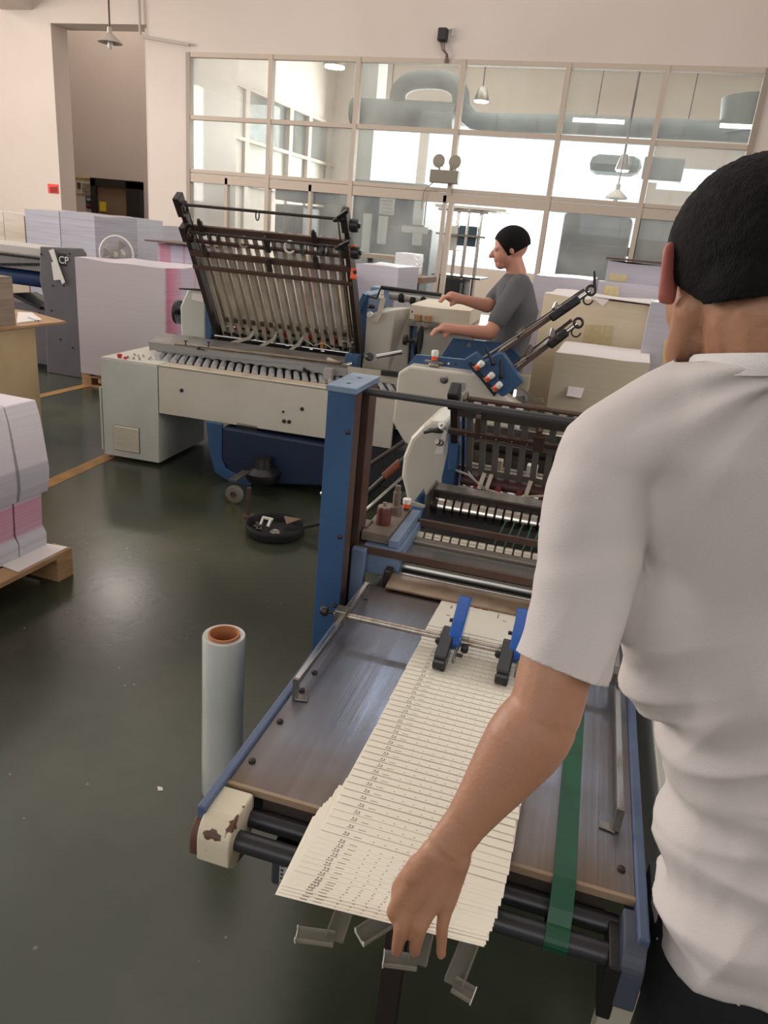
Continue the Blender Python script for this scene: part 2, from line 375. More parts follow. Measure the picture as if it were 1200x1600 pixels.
# things on the walls
def wall_sheet(px0, px1, Y, col, name, label, cat, th=.012, extra=None):
    a = ony(px0[0], px0[1], Y); b = ony(px1[0], px1[1], Y)
    o = MB().box(RF, a[0], b[0], Y-th, Y, b[2], a[2]).build(name, mat(name+'_'+label[:12].replace(' ', '_'), col, .7)); tag(o, label, cat); return o
o = wall_sheet((75, 287), (92, 303), YW, sr(226, 66, 54), 'wall_notice', 'small red paper notice on the bright white wall at left', 'notice')
for i in range(4):
    a = ony(79+3*i, 292, YW); MB().box(RF, a[0], a[0]+.03, YW-.016, YW-.012, a[2]-.1, a[2]+.0).build('lettering', mat('notice_ink', sr(120, 40, 34), .8), o)
o = wall_sheet((99, 290), (111, 298), 14.99, sr(222, 214, 206), 'wall_plate', 'small white plate with a red band beside the alcove corner', 'notice')
a = ony(99, 290, 14.97); b = ony(111, 294, 14.97); MB().box(RF, a[0], b[0], 14.96, 14.978, b[2], a[2]).build('red_band', mat('red_band_ink', sr(196, 70, 84), .8), o)
o = wall_sheet((118, 276), (144, 304), 14.99, sr(206, 196, 168), 'poster', 'cream and yellow notice board left of the dark alcove door', 'poster')
a = ony(118, 276, 14.97); b = ony(144, 280, 14.97); MB().box(RF, a[0], b[0], 14.955, 14.978, b[2], a[2]).build('yellow_header', mat('poster_yellow', sr(208, 178, 92), .8), o)
a = ony(121, 285, 14.97); b = ony(126, 295, 14.97); MB().box(RF, a[0], b[0], 14.955, 14.978, b[2], a[2]).build('printed_picture', mat('poster_dark', sr(60, 60, 66), .8), o)
for k in range(3):
    a = ony(129, 286+5*k, 14.97); MB().box(RF, a[0], a[0]+.45, 14.955, 14.978, a[2]-.04, a[2]).build('printed_line', mat('poster_grey', sr(140, 134, 120), .8), o)
o = wall_sheet((134, 306), (144, 326), 14.99, sr(60, 70, 92), 'framed_notice', 'small dark blue framed notice below the cream poster', 'notice')
for k, c in ((0, sr(150, 160, 180)), (1, sr(120, 60, 60))):
    a = ony(136, 309+9*k, 14.97); b = ony(142, 314+9*k, 14.97); MB().box(RF, a[0], b[0], 14.955, 14.978, b[2], a[2]).build('printed_panel', mat('framed_ink%d' % k, c, .8), o)
o = MB().box(RF, -8.78, -8.652, 13.6, 14.0, .9, 1.75).build('fire_cabinet', mat('fire_cabinet_red', sr(150, 40, 38), .5)); tag(o, 'narrow dark red cabinet edge on the alcove side of the pier', 'fire cabinet')
# conduit on the wall
m = MB(); pts = [ony(217, -40, 11.93), ony(217, 0, 11.93), ony(219, 54, 11.93), ony(224, 58, 11.93), ony(260, 64, 11.93), ony(296, 70, 11.93)]
m.tube(pts, .022, 8); o = m.build('conduit', mat('grey_conduit', sr(176, 166, 154), .5), smooth=True); tag(o, 'thin grey conduit pipe bending across the white pier near the pendant lamp', 'pipe')
# pendant lamp over the alcove
LP = ony(172, 40, 9.0)
def pendant(name, label, top, zl, r, group=None, lit=0):
    t = thing(name, label, 'lamp', (top[0], top[1], zl), 0, group)
    m = MB(); m.tube([(top[0], top[1], CEIL), (top[0], top[1], zl+r*1.1)], .012, 8); m.build('cord', BROWN, t)
    m = MB(); m.lathe([(r*.14, r*1.25), (r*.2, r*1.2), (r*.2, r*.8), (r*.3, r*.7), (r*.95, r*.2), (r, .08*r), (r*.93, .08*r), (r*.28, r*.6), (r*.15, r*.75)], (top[0], top[1], zl), n=24); m.build('lamp_shade', mat('lamp_shade_metal', sr(168, 156, 144), .4, metal=.3), t, smooth=True)
    m = MB(); m.ball((top[0], top[1], zl+.0*r), (r*.22, r*.22, r*.42)); m.build('bulb', emis('lit_bulb', (1, .97, .92, 1), 18) if lit else mat('bulb_glass', sr(216, 210, 204), .15), t, smooth=True)
    return t
p = ony(172, 66, 9.0)
pendant('pendant_lamp', 'unlit cone shaded pendant lamp hanging before the alcove', p, p[2]-.02, .15)
# camera socket with loose cable
p = ony(693, 62, YW)
t = thing('junction_box', 'black junction box with loose wires on the white wall above the windows', 'junction box', (p[0], YW-.05, p[2]))
MB().box(RF, p[0]-.07, p[0]+.07, YW-.12, YW, p[2]-.04, p[2]+.13).build('box', BLACK, t, bevel=.02)
m = MB()
for k in range(3): m.tube([(p[0]+.03*k-.03, YW-.05, p[2]-.03), (p[0]+.01+.02*k, YW-.07, p[2]-.14), (p[0]+.08+.01*k, YW-.05, p[2]-.2), (p[0]+.06+.03*k, YW-.03, p[2]-.3)], .008, 6)
m.build('loose_wire', BROWN, t, smooth=True)
m = MB(); m.tube([(p[0]+.05, YW-.02, p[2]+.12), (p[0]+.13, YW-.02, p[2]+.14), (p[0]+.13, YW-.02, p[2]+.05)], .01, 6); m.build('wire_loop', KNOBW, t)
# emergency light
p = ony(698, 276, YW-.06)
t = thing('emergency_light', 'twin-headed grey emergency light fixed to the window mullion', 'light', (p[0], YW-.12, p[2]))
MB().box(RF, p[0]-.24, p[0]+.2, YW-.18, YW-.05, p[2]-.1, p[2]+.08).build('battery_box', mat('olive_grey_plastic', sr(128, 120, 104), .5), t, bevel=.01)
for s in (-.12, .13):
    m = MB(); m.lathe([(.02, -.1), (.05, -.08), (.095, 0), (.095, .02), (.05, .03), (0, .03)], (p[0]+s, YW-.15, p[2]+.2), (0, -1, 0)); m.tube([(p[0]+s, YW-.1, p[2]+.08), (p[0]+s, YW-.1, p[2]+.16)], .015, 8)
    m.build('lamp_head', mat('emergency_lens', sr(140, 132, 116), .25), t, smooth=True)
m = MB(); m.tube([(p[0]-.2, YW-.1, p[2]-.1), (p[0]-.34, YW-.06, p[2]-.22), (p[0]-.36, YW-.05, p[2]-.5)], .008, 6); m.build('cable', FRAMED, t)

# ============================================================ THE ROOM BEYOND THE GLASS
DUCT = mat('galvanised_duct', sr(96, 102, 100), .6, metal=.1, col2=sr(80, 86, 84), nscale=4)
def P15(x, y, Y=15.5): return ony(x, y, Y)
t = thing('ventilation_duct', 'large grey arched ventilation duct hanging beyond the partition glass', 'duct', (-3, 15.5, 0)); t.location.z = 3
ROOT[t.name] = t.matrix_basis.inverted() if False else (Matrix.Translation((-3, 15.5, 3))).inverted()
MB().tube([P15(552, 176), P15(690, 183), P15(712, 185)], .27, 20).build('straight_duct', DUCT, t, smooth=True)
pts = [P15(612, 172)]
for a in np.linspace(0, 1, 13):
    pts.append(P15(671-50*math.copysign(abs(math.cos(a*PI))**.75, math.cos(a*PI)), 163-39*math.sin(a*PI)**.7))
pts += [P15(726, 176), P15(740, 188), P15(765, 192), P15(900, 195), P15(1190, 208)]
MB().tube(pts, .17, 20).build('arched_duct', DUCT, t, smooth=True)
for x in (608, 930, 1075): 
    q = P15(x, 190); MB().tube([(q[0], q[1], 6.2), (q[0], q[1], q[2])], .01, 6).build('hanger_rod', DARK, t)
MB().tube([P15(1155, 208), P15(1160, 150)], .33, 20).build('riser_duct', DUCT, t, smooth=True)
# fluorescent battens and round lamps
def batten(px, Y, L, label):
    q = ony(px[0], px[1], Y); o = MB().box(RF, q[0]-L/2, q[0]+L/2, q[1]-.03, q[1]+.03, q[2]-.03, q[2]+.03).build('fluorescent_tube', emis('lit_tube', (1, .98, .95, 1), 6)); tag(o, label, 'lamp')
batten((935, 189), 15.2, .9, 'lit fluorescent tube hanging left of the other, beyond the glass')
batten((1165, 198), 14.9, .8, 'lit fluorescent tube nearest the right end of the partition')
for i, (px, Y, r, lab) in enumerate((((523, 104), 13.5, .2, 'very bright white high-bay lamp behind the second top pane'), ((752, 158), 15.8, .15, 'lit lamp below the arched duct'), ((972, 266), 14.5, .12, 'small lit lamp behind the lower glass row at right'))):
    q = ony(*px, Y); t = thing('high_bay_lamp', lab, 'lamp', (q[0], q[1], q[2]))
    MB().lathe([(.05, .25), (r*.6, .2), (r, .02), (r, 0), (0, 0)], q).build('reflector', STEEL, t, smooth=True)
    MB().lathe([(0, -.03), (r*.85, -.02), (r*.85, -.003), (0, -.001)], q).build('lens', emis('lit_lens%d' % i, (.85, .93, 1, 1) if i == 0 else (1, .97, .92, 1), 60 if i == 0 else 12), t)
    MB().tube([q+np.array([0, 0, .24]), np.array([q[0], q[1], CEIL])], .012, 6).build('hanger', DARK, t)
for i, (X_, Y_) in enumerate(((-2.3, 8.1), (.35, 7.7), (-6.5, 5.0), (3.5, 3.0))):
    t = thing('high_bay_lamp', ('bluish high-bay lamp hanging in the hall above the second folding unit', 'bluish high-bay lamp hanging in the hall above the cream stacks', 'bluish high-bay lamp hanging in the hall above the grey machine', 'bluish high-bay lamp hanging at the right of the hall')[i], 'lamp', (X_, Y_, 5.6))
    MB().lathe([(.06, .3), (.2, .24), (.26, .02), (.26, 0), (0, 0)], (X_, Y_, 5.6)).build('reflector', STEEL, t, smooth=True)
    MB().lathe([(0, -.03), (.24, -.02), (.24, -.003), (0, -.001)], (X_, Y_, 5.6)).build('lens', emis('lit_hall_lens', (.72, .84, 1, 1), 22), t)
    MB().tube([(X_, Y_, 5.88), (X_, Y_, CEIL)], .012, 6).build('hanger', DARK, t)
q = ony(962, 312, 14.2); pendant('pendant_lamp', 'grey cone pendant lamp seen through the glass near the standing worker', q, q[2], .2)
GREYM = mat('grey_blue_machine', sr(74, 84, 94), .5, col2=sr(60, 70, 80), nscale=1.5)
DKM = mat('dark_machine', sr(52, 58, 66), .5, col2=sr(40, 44, 52), nscale=2)
PANEL = mat('pale_machine_panel', sr(188, 190, 186), .5)
def pbox(m, x0, y0, x1, y1, Y, dep):
    """box whose front face spans the pixels, on the plane Y"""
    a = ony(x0, y0, Y); b = ony(x1, y1, Y); m.box(RF, min(a[0], b[0]), max(a[0], b[0]), Y, Y+dep, max(0, b[2]), a[2]); return m
def floor_to(m, x0, x1, ytop, Y, dep):
    a = ony(x0, ytop, Y); b = ony(x1, ytop, Y); m.box(RF, a[0], b[0], Y, Y+dep, 0, a[2]); return m
t = thing('printing_machine', 'big grey-blue printing machine behind the glass with pale panels', 'machine', (-4.5, 14.5, 0))
m = MB(); floor_to(m, 542, 668, 300, 14, 1.4); m.build('housing', GREYM, t, bevel=.03)
m = MB(); floor_to(m, 600, 676, 352, 13.7, .4); m.build('console', GREYM, t, bevel=.02)
for a in ((568, 333, 576, 395), (592, 337, 602, 382), (594, 307, 614, 336), (648, 310, 660, 352), (628, 352, 668, 366), (645, 363, 658, 384)): pbox(MB(), *a, 13.66, .05).build('panel', PANEL, t)
for k in range(4): pbox(MB(), 596, 312+6*k, 612, 314+6*k, 13.64, .02).build('vent_slot', FRAMED, t)
pbox(MB(), 540, 278, 670, 302, 15.0, .8).build('upper_hood', DUCT, t, bevel=.1)
t = thing('dark_press', 'dark press with a pale inner bay behind the left glass', 'machine', (-6, 14.2, 0))
m = MB(); pbox(m, 430, 292, 530, 320, 14, 1.0); pbox(m, 430, 318, 443, 400, 14, 1.0); pbox(m, 462, 322, 470, 400, 14, 1.0); pbox(m, 505, 320, 530, 400, 14, 1.0); m.build('housing', DKM, t, bevel=.02)
m = MB(); floor_to(m, 430, 530, 388, 13.9, 1.1); m.build('base', DKM, t, bevel=.02)
pbox(MB(), 443, 318, 505, 392, 14.9, .1).build('inner_panel', PANEL, t)  # pale panel closing the back of the bay
m = MB(); pbox(m, 433, 275, 540, 291, 14.3, .7); m.build('top_tray', GREYM, t, bevel=.08)
pbox(MB(), 446, 300, 522, 312, 13.96, .04).build('blue_panel', mat('deep_blue_panel', sr(44, 60, 92), .3), t)
t = thing('covered_machine', 'dark grey machine under covers seen through the right glass', 'machine', (-.3, 14, 0))
m = MB(); floor_to(m, 882, 990, 332, 14, 1.2); m.build('housing', GREYM, t, bevel=.05)
m = MB(); pbox(m, 888, 378, 990, 402, 13.8, .3); m.build('apron', DKM, t, bevel=.02)
m = MB(); pbox(m, 890, 352, 980, 357, 13.9, .2); m.build('rail', DKM, t)
m = MB(); floor_to(m, 998, 1100, 334, 14.4, 1.0); m.build('side_unit', DUCT, t, bevel=.04)
t = thing('wall_air_unit', 'grey air unit hanging high behind the glass at right', 'air unit', (0, 17, 0)); 
pbox(MB(), 1008, 244, 1064, 284, 16.6, .6).build('case', DUCT, t, bevel=.03); pbox(MB(), 920, 238, 1000, 276, 17.6, .6).build('second_case', DUCT, t, bevel=.2)
# glazed side partition of the far room
XP = -8.5
m = MB()
for z0, z1 in ((0, 2.2), (4.12, CEIL)): m.box(RF, XP-.15, XP, 12.2, 20.2, z0, z1)
m.box(RF, XP-.15, XP, 12.2, 15.3, 2.2, 4.12); struct(m.build('wall_far_side', WALL))
w4 = bpy.data.objects.new('window_4', None); C.objects.link(w4); w4.location = (XP, 16, 0); struct(w4); ROOT[w4.name] = Matrix.Translation((-XP, -16, 0))
for z in (4.07, 3.1, 2.24): MB().box(RF, XP-.02, XP+.07, 12.3, 20.2, z-.035, z+.035).build('rail', FRAME, w4)
for x in (325, 341, 383, 452, 482, 515): 
    yy = RF.U(x, 200, XP)[1]; MB().box(RF, XP-.02, XP+.06, yy-.09, yy+.09, 0, 4.07).build('post', FRAME, w4)
MB().box(RF, XP-.08, XP-.07, 15.3, 20.2, 3.13, 4.05).build('pane', GL, w4)
MB().box(RF, XP-.08, XP-.07, 15.3, 20.2, 2.26, 3.08).build('blind_panel', mat('blind_panel', sr(206, 200, 190), .8), w4)
struct(rbox(-6.75, -6.2, 17.0, 17.6, 0, 7.6).build('wall_column', mat('grey_column', sr(176, 176, 172), .8)))
# steel rack behind the doorway
t = thing('storage_rack', 'tall silver tube storage rack with shelves beside the doorway', 'rack', ony(730, 440, 13.2)*np.array([1, 1, 0]))
RX = [ony(x, 350, 13)[0] for x in (697, 712, 731, 748)]
ztop = [ony(x, y, 13)[2] for x, y in ((697, 318), (748, 328))]
for i, x in enumerate(RX):
    MB().tube([(x, 13.0+.15*(i % 2), 0), (x, 13.0+.15*(i % 2), ztop[0]-.06)], .03, 10).build('upright', CHROME, t, smooth=True)
z = ztop[0]
for zq in (z-.08, 1.62, .95): MB().box(RF, RX[0]-.15, RX[3]+.15, 12.95, 13.7, zq-.03, zq).build('shelf', DARK if zq < 1 else STEEL, t)
MB().box(RF, RX[0]-.2, RX[3]+.45, 12.9, 13.8, z-.06, z-.02).build('top_board', KNOBW, t)
for (a, b, c, d, mt, nm, lab) in ((700, 352, 712, 392, KNOBW, 'printer_carton', 'small white carton on the rack beside the door'), (718, 352, 742, 386, mat('teal_case', sr(70, 92, 104), .5), 'teal_case', 'dark teal case on the middle rack shelf')):
    a0 = ony(a, b, 13.1); b0 = ony(c, d, 13.1); o = MB().box(RF, a0[0], b0[0], 13.1, 13.5, 1.0 if nm == 'x' else b0[2], a0[2]).build(nm, mt, bevel=.01); tag(o, lab, 'box')
a0 = ony(682, 412, 12.8); b0 = ony(728, 412, 12.8)
t = thing('steel_cabinet', 'black and grey two-door cabinet under the silver rack', 'cabinet', ((a0[0]+b0[0])/2, 13, 0))
MB().box(RF, a0[0], b0[0], 12.85, 13.35, 0, .9).build('body', BLACK, t, bevel=.01)
MB().box(RF, a0[0]+.45, b0[0]-.02, 12.83, 12.86, .05, .85).build('door', mat('grey_door', sr(96, 100, 108), .5), t)

# ============================================================ BACKGROUND STOCK AND MACHINES IN THE HALL
LIL = ramp_mat('lilac_wrapped_paper', 0, [(0, sr(182, 177, 186)), (1, sr(200, 195, 206))], .35, lines=.09, lscale=60, sheen=.5)
LIL2 = ramp_mat('grey_lilac_paper', 0, [(0, sr(166, 163, 174)), (.98, sr(180, 176, 186))], .4, lines=.2, lscale=55, sheen=.4)
WST = ramp_mat('white_ream_stack', 0, [(0, sr(190, 180, 184)), (1, sr(196, 187, 190))], .85, lines=.04, lscale=140)
PNK = ramp_mat('pink_edged_stack', 1, [(0, sr(218, 205, 214)), (.05, sr(204, 128, 152)), (.16, sr(220, 150, 172)), (.3, sr(214, 180, 200)), (.32, sr(212, 196, 210)), (.55, sr(210, 196, 210)), (.57, sr(216, 160, 180)), (.6, sr(208, 196, 210)), (1, sr(205, 196, 208))], .8, lines=.12, lscale=80)
PNKX = ramp_mat('pink_striped_bundle', 0, [(0, sr(196, 180, 196)), (.08, sr(196, 124, 150)), (.3, sr(190, 140, 160)), (.34, sr(192, 182, 200)), (.6, sr(190, 180, 200)), (.63, sr(196, 130, 156)), (.67, sr(190, 180, 198)), (1, sr(190, 180, 198))], .6, lines=.15, lscale=70, sheen=.3)
BEIG = ramp_mat('beige_wrapped_goods', 2, [(0, sr(170, 150, 124)), (.2, sr(196, 182, 164)), (.25, sr(170, 150, 120)), (.5, sr(200, 184, 168)), (.75, sr(204, 190, 176)), (.8, sr(186, 168, 146)), (1, sr(206, 192, 180))], .5, lines=.2, lscale=20, sheen=.3)
def wavy_top(m, fr, u0, u1, v0, v1, z0, z1, amp=.012, nu=14, nv=6):
    """stack of sheets: straight sides, gently uneven top"""
    bm = m.bm; g = [[None]*(nv+1) for _ in range(nu+1)]
    for i in range(nu+1):
        for j in range(nv+1):
            u = u0+(u1-u0)*i/nu; v = v0+(v1-v0)*j/nv; z = z1+amp*noise.noise(Vector((u*3, v*3, z1)))*2
            g[i][j] = bm.verts.new(V3(fr.w(u, v, z)))
    b = {}
    def bot(i, j):
        if (i, j) not in b:
            b[(i, j)] = bm.verts.new(V3(fr.w(u0+(u1-u0)*i/nu, v0+(v1-v0)*j/nv, z0)))
        return b[(i, j)]
    for i in range(nu):
        for j in range(nv): m.face([g[i][j], g[i+1][j], g[i+1][j+1], g[i][j+1]])
        m.face([bot(i, 0), bot(i+1, 0), g[i+1][0], g[i][0]]); m.face([bot(i, nv), g[i][nv], g[i+1][nv], bot(i+1, nv)])
    for j in range(nv):
        m.face([bot(0, j), g[0][j], g[0][j+1], bot(0, j+1)]); m.face([bot(nu, j), bot(nu, j+1), g[nu][j+1], g[nu][j]])
    m.face([bot(i, 0) for i in range(nu+1)] + [bot(nu, j) for j in range(1, nv+1)] + [bot(i, nv) for i in range(nu-1, -1, -1)] + [bot(0, j) for j in range(nv-1, 0, -1)])
    return m
def pallet(fr, u0, u1, v0, v1, h, label, group=None):
    t = thing('pallet', label, 'pallet', fr.w((u0+u1)/2, (v0+v1)/2, 0), fr.rot, group)
    n = 7; wd = (u1-u0)/(n+.6*(n-1))
    for k in range(n):
        u = u0+k*wd*1.6; MB().box(fr, u, u+wd, v0, v1, h-.02, h).build('top_board', WOOD, t)
    for v in (v0, (v0+v1)/2-.045, v1-.09):
        MB().box(fr, u0, u1, v, v+.09, h-.04, h-.02).build('cross_board', WOOD, t)
        for u in (u0, (u0+u1)/2-.05, u1-.1): MB().box(fr, u, u+.1, v, v+.09, .018, h-.04).build('block', WOOD, t)
        MB().box(fr, u0, u1, v, v+.09, 0, .018).build('bottom_board', WOOD, t)
    return t
pallet(RF, -4.55, -3.6, 5.38, 6.98, .12, 'wooden pallet under the tall white paper stack')
o = wavy_top(MB(), RF, -4.53, -3.66, 5.35, 6.15, .12, 1.085, .012).build('paper_stack', [WST], bevel=0); tag(o, 'tall white paper stack on a pallet left of the control cabinet', 'paper stack')
me = o.data; me.materials.append(PNK)
for f in me.polygons:
    if f.normal.x > .9: f.material_index = 1
pallet(RF, -4.1, -3.2, 7.06, 8.0, .12, 'wooden pallet under the pink-edged stack behind')
o = wavy_top(MB(), RF, -4.1, -3.2, 7.06, 8.0, .12, 1.12, .012).build('paper_stack', [WST]); tag(o, 'pink-edged paper stack behind the tall white one', 'paper stack')
o.data.materials.append(PNK)
for f in o.data.polygons:
    if f.normal.x > .9 or f.normal.y < -.9: f.material_index = 1
def stock(x0, x1, Y, dep, ytop, mt, name, label, cat, z0=0.0, board=False, bev=.01):
    a = ony(x0, ytop[0], Y); b = ony(x1, ytop[1], Y); zt = (a[2]+b[2])/2
    o = wavy_top(MB(), RF, a[0], b[0], Y, Y+dep, z0, zt, .01).build(name, mt); tag(o, label, cat); return a[0], b[0], zt
x0, x1, zt = stock(38, 92, 7.6, .8, (325, 330), LIL2, 'wrapped_paper_stack', 'grey-lilac film wrapped paper stack left of its twin at the back', 'paper stack')
stock(93, 147, 7.6, .8, (330, 336), LIL2, 'wrapped_paper_stack', 'grey-lilac film wrapped paper stack with wrinkled film at the back', 'paper stack')
stock(148, 196, 8.45, .8, (335, 340), LIL, 'wrapped_paper_stack', 'pale lilac paper stack behind the round fan', 'paper stack')
stock(200, 250, 9.3, .8, (347, 352), LIL, 'wrapped_paper_stack', 'short lilac stack right of the fan by the wall pier', 'paper stack')
x0, x1, zt = stock(246, 312, 7.6, .8, (378, 388), PNKX, 'wrapped_paper_stack', 'pink striped paper bundle under a thin board near the pier', 'paper stack')
o = MB().prism([(x0-.1, 7.5, zt+.01), (x1+.1, 7.5, zt+.01), (x1+.1, 8.5, zt+.01), (x0-.1, 8.5, zt+.01)], (0, 0, .015)).build('cover_board', BROWN); tag(o, 'thin brown board lying on the pink striped bundle', 'board')
stock(-60, 4, 7.6, .8, (328, 330), BEIG, 'wrapped_goods', 'beige wrapped bundle pile at the far left edge', 'bundle')
stock(5, 37, 7.6, .8, (333, 336), BEIG, 'wrapped_goods', 'beige film wrapped bundle beside the grey-lilac stack', 'bundle')
# round fan
q = ony(182, 397, 6.5)
t = thing('pedestal_fan', 'round white pedestal fan behind the white paper stack', 'fan', (q[0], q[1]+.1, 0))
m = MB(); ax = V3((.25, -1, 0.05)).normalized(); m.ring(q, ax, .17, .010, 36); m.build('guard_ring', KNOBW, t, smooth=True)
x, y = perp(ax); m = MB()
for k in range(48):
    a = 2*PI*k/48; m.tube([V3(q)+x*.03*math.cos(a)+y*.03*math.sin(a)+ax*.035, V3(q)+x*.1*math.cos(a)+y*.1*math.sin(a)+ax*.03, V3(q)+x*.17*math.cos(a)+y*.17*math.sin(a)], .003, 4)
m.build('guard_wire', mat('fan_wire', sr(160, 154, 148), .4), t)
m = MB(); m.lathe([(0, .0), (.05, .0), (.05, -.1), (0, -.1)], V3(q), ax); m.build('motor', KNOBW, t)
m = MB()
for k in range(3):
    a = 2*PI*k/3; p0 = V3(q)+x*.03*math.cos(a)+y*.03*math.sin(a); p1 = V3(q)+x*.14*math.cos(a+.3)+y*.14*math.sin(a+.3); p2 = V3(q)+x*.14*math.cos(a-.35)+y*.14*math.sin(a-.35)
    m.prism([p0, p1, p2], ax*.004)
m.build('blades', mat('fan_blade', sr(150, 140, 132), .4), t)
MB().tube([V3(q)-ax*.06, (q[0], q[1]+.1, q[2]-.12), (q[0], q[1]+.1, .03)], .014, 10).build('pole', KNOBW, t); MB().lathe([(.2, 0), (.2, .02), (.03, .05), (0, .05)], (q[0], q[1]+.1, 0)).build('base', KNOBW, t)
# grey processing machine at far left with round-cornered side plate
GREYP = mat('grey_side_plate', sr(92, 88, 92), .5, col2=sr(84, 80, 84), nscale=3)
t = thing('plate_machine', 'dark grey machine with a white bar and blue roller at the left edge', 'machine', ony(95, 560, 5.6)*np.array([1, 1, 0]))
YP = 5.6
def Q(x, y, Y=YP): return ony(x, y, Y)
b0 = Q(120, 572); zb = 0
poly = [Q(62, 385), Q(124, 388), Q(130, 396), Q(131, 420)]
xr = Q(131, 420)[0]; xl_ = Q(72, 560)[0]
poly += [(xr, YP, 0.0), (xl_, YP, 0.0), Q(70, 475), Q(62, 440)]
MB().prism(poly, (0, .05, 0)).build('side_plate', GREYP, t, bevel=.008)
m = MB(); m.box(RF, Q(-120, 400)[0], Q(66, 400)[0], YP+.05, YP+.5, Q(30, 398)[2], Q(30, 384)[2]); m.build('top_bar', mat('pale_grey_bar', sr(186, 180, 174), .4), t, bevel=.01)
m = MB(); m.box(RF, Q(-120, 400)[0], Q(68, 400)[0], YP+.1, YP+.45, Q(30, 422)[2], Q(30, 404)[2]); m.build('slotted_rail', mat('rail_grey', sr(128, 124, 124), .4, metal=.4), t)
m = MB()
for k in range(24):
    a = Q(-20+k*3.6, 413, YP+.09); m.box(RF, a[0], a[0]+.008, YP+.088, YP+.1, a[2]-.012, a[2]+.012)
m.build('slot', BLACK, t)
MB().tube([(Q(-120, 436)[0], YP+.3, Q(40, 438)[2]), (Q(64, 436)[0], YP+.3, Q(40, 438)[2])], .085, 20).build('blue_roller', mat('blue_roller_cover', sr(24, 58, 106), .5), t, smooth=True)
m = MB(); m.box(RF, Q(-120, 470)[0], xl_+.05, YP+.1, YP+.6, 0.05, Q(30, 475)[2]); m.build('lower_body', GREYP, t)
m = MB(); m.prism([Q(20, 458, YP+.05), Q(62, 480, YP+.05), Q(62, 484, YP+.05), Q(18, 463, YP+.05)], (0, .3, 0)); m.build('brush_bar', BLACK, t)
a = Q(91, 395); b = Q(104, 416)
o = MB().box(RF, a[0], b[0], YP-.006, YP, b[2], a[2]).build('emblem_plate', mat('emblem_dark', sr(16, 16, 20), .4), t, bevel=.004)
text('lettering', 'CP', (a[0]+.006, YP-.007, b[2]+.02), (1, 0, 0), (0, 0, 1), .088, mat('letter_white', sr(226, 224, 222), .5), t)
for px in ((64, 397), (108, 396), (82, 446), (99, 446), (80, 485), (113, 543), (61, 489), (94, 530)):
    q = Q(*px, YP-.001); MB().lathe([(0, .006), (.009, .004), (.009, -.004)], q, (0, -1, 0), 12).build('bolt', BLACK, t)
m = MB(); m.prism([Q(76, 391, YP-.02), Q(83, 389, YP-.02), Q(89, 408, YP-.02), Q(101, 441, YP-.02), Q(97, 444, YP-.02)], (0, .01, 0)); m.build('white_lever', KNOBW, t)
pm = MB().prism([Q(80, 410, YP-.012), Q(86, 408, YP-.012), Q(95, 437, YP-.012), Q(84, 438, YP-.012)], (0, .004, 0)).build('paper_tag', PAPER, t)
# desk with wrapped box
zt = .75
t = thing('work_desk', 'pale wooden work desk at the left edge with a thin overhanging top', 'desk', (-4.1, 3.4, 0))
MB().box(RF, -4.7, -3.7, 2.7, 3.96, 0, zt-.014).build('desk_body', KRAFT, t, bevel=.004)
MB().prism([(-4.8, 2.6, zt-.014), (-3.67, 2.6, zt-.014), (-3.67, 4.216, zt-.014), (-4.13, 4.4, zt-.014), (-4.8, 4.4, zt-.014)], (0, 0, .014)).build('desk_top', WOOD, t)
q0 = onz(25, 508, zt)
o = MB().box(RF, q0[0]-.4, q0[0], q0[1]-.4, q0[1], zt, float(RF.U(22, 432, q0[0])[2])).build('wrapped_bundle', ramp_mat('brown_bundle', 2, [(0, sr(150, 132, 116)), (1, sr(160, 140, 122))], .6, lines=.3, lscale=50)); tag(o, 'brown film wrapped bundle standing on the desk', 'bundle')
m = MB(); m.prism([onz(26, 505, zt), onz(66, 500, zt), onz(50, 489, zt), onz(28, 488, zt)], (0, 0, .003)); o = m.build('paper_sheet', PAPER); tag(o, 'white paper sheets lying on the desk beside the bundle', 'paper')
m = MB(); p0 = onz(44, 496, zt+.006); p1 = onz(60, 501, zt+.006); m.tube([p0, p0+(p1-p0)*.7], .003, 8); m.tube([p0+(p1-p0)*.7, p1], .0045, 8); o = m.build('pen', BLACK); tag(o, 'black pen lying across the desk paper', 'pen')
# ---- foreground pallet at left with folded signature stacks
XE = -2.09
t = pallet(Fr((XE, 2.35), 0), -1.0, .0, -1.1, .0, .125, 'low wooden pallet under the folded stacks at the left edge')
def bulged(x0, x1, y0, y1, prof):
    m = MB(); rings = []
    for z, ox, oy in prof:
        rings.append([(x0, y0+oy*.5, z), (x1+ox, y0+oy*.5, z), (x1+ox, y1+oy, z), (x0, y1+oy, z)])
    return m.loft(rings)
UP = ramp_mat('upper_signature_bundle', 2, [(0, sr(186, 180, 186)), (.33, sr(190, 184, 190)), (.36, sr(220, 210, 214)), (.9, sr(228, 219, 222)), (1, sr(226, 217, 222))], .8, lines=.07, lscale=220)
LO = ramp_mat('lower_signature_bundle', 2, [(0, sr(202, 200, 206)), (.36, sr(206, 204, 210)), (.4, sr(206, 160, 178)), (.92, sr(212, 152, 174)), (.97, sr(210, 190, 200)), (1, sr(220, 206, 212))], .8, lines=.16, lscale=170)
XS = XE-.09
zt0 = .127
def su(px, py): return RF.U(px, py, XS)
yf1 = su(78, 870)[1]; yf0 = su(38, 905)[1]; zm = su(75, 765)[2]; z_t = su(75, 622)[2]
print('stack', yf0, yf1, zm, z_t)
W_ = yf1-yf0
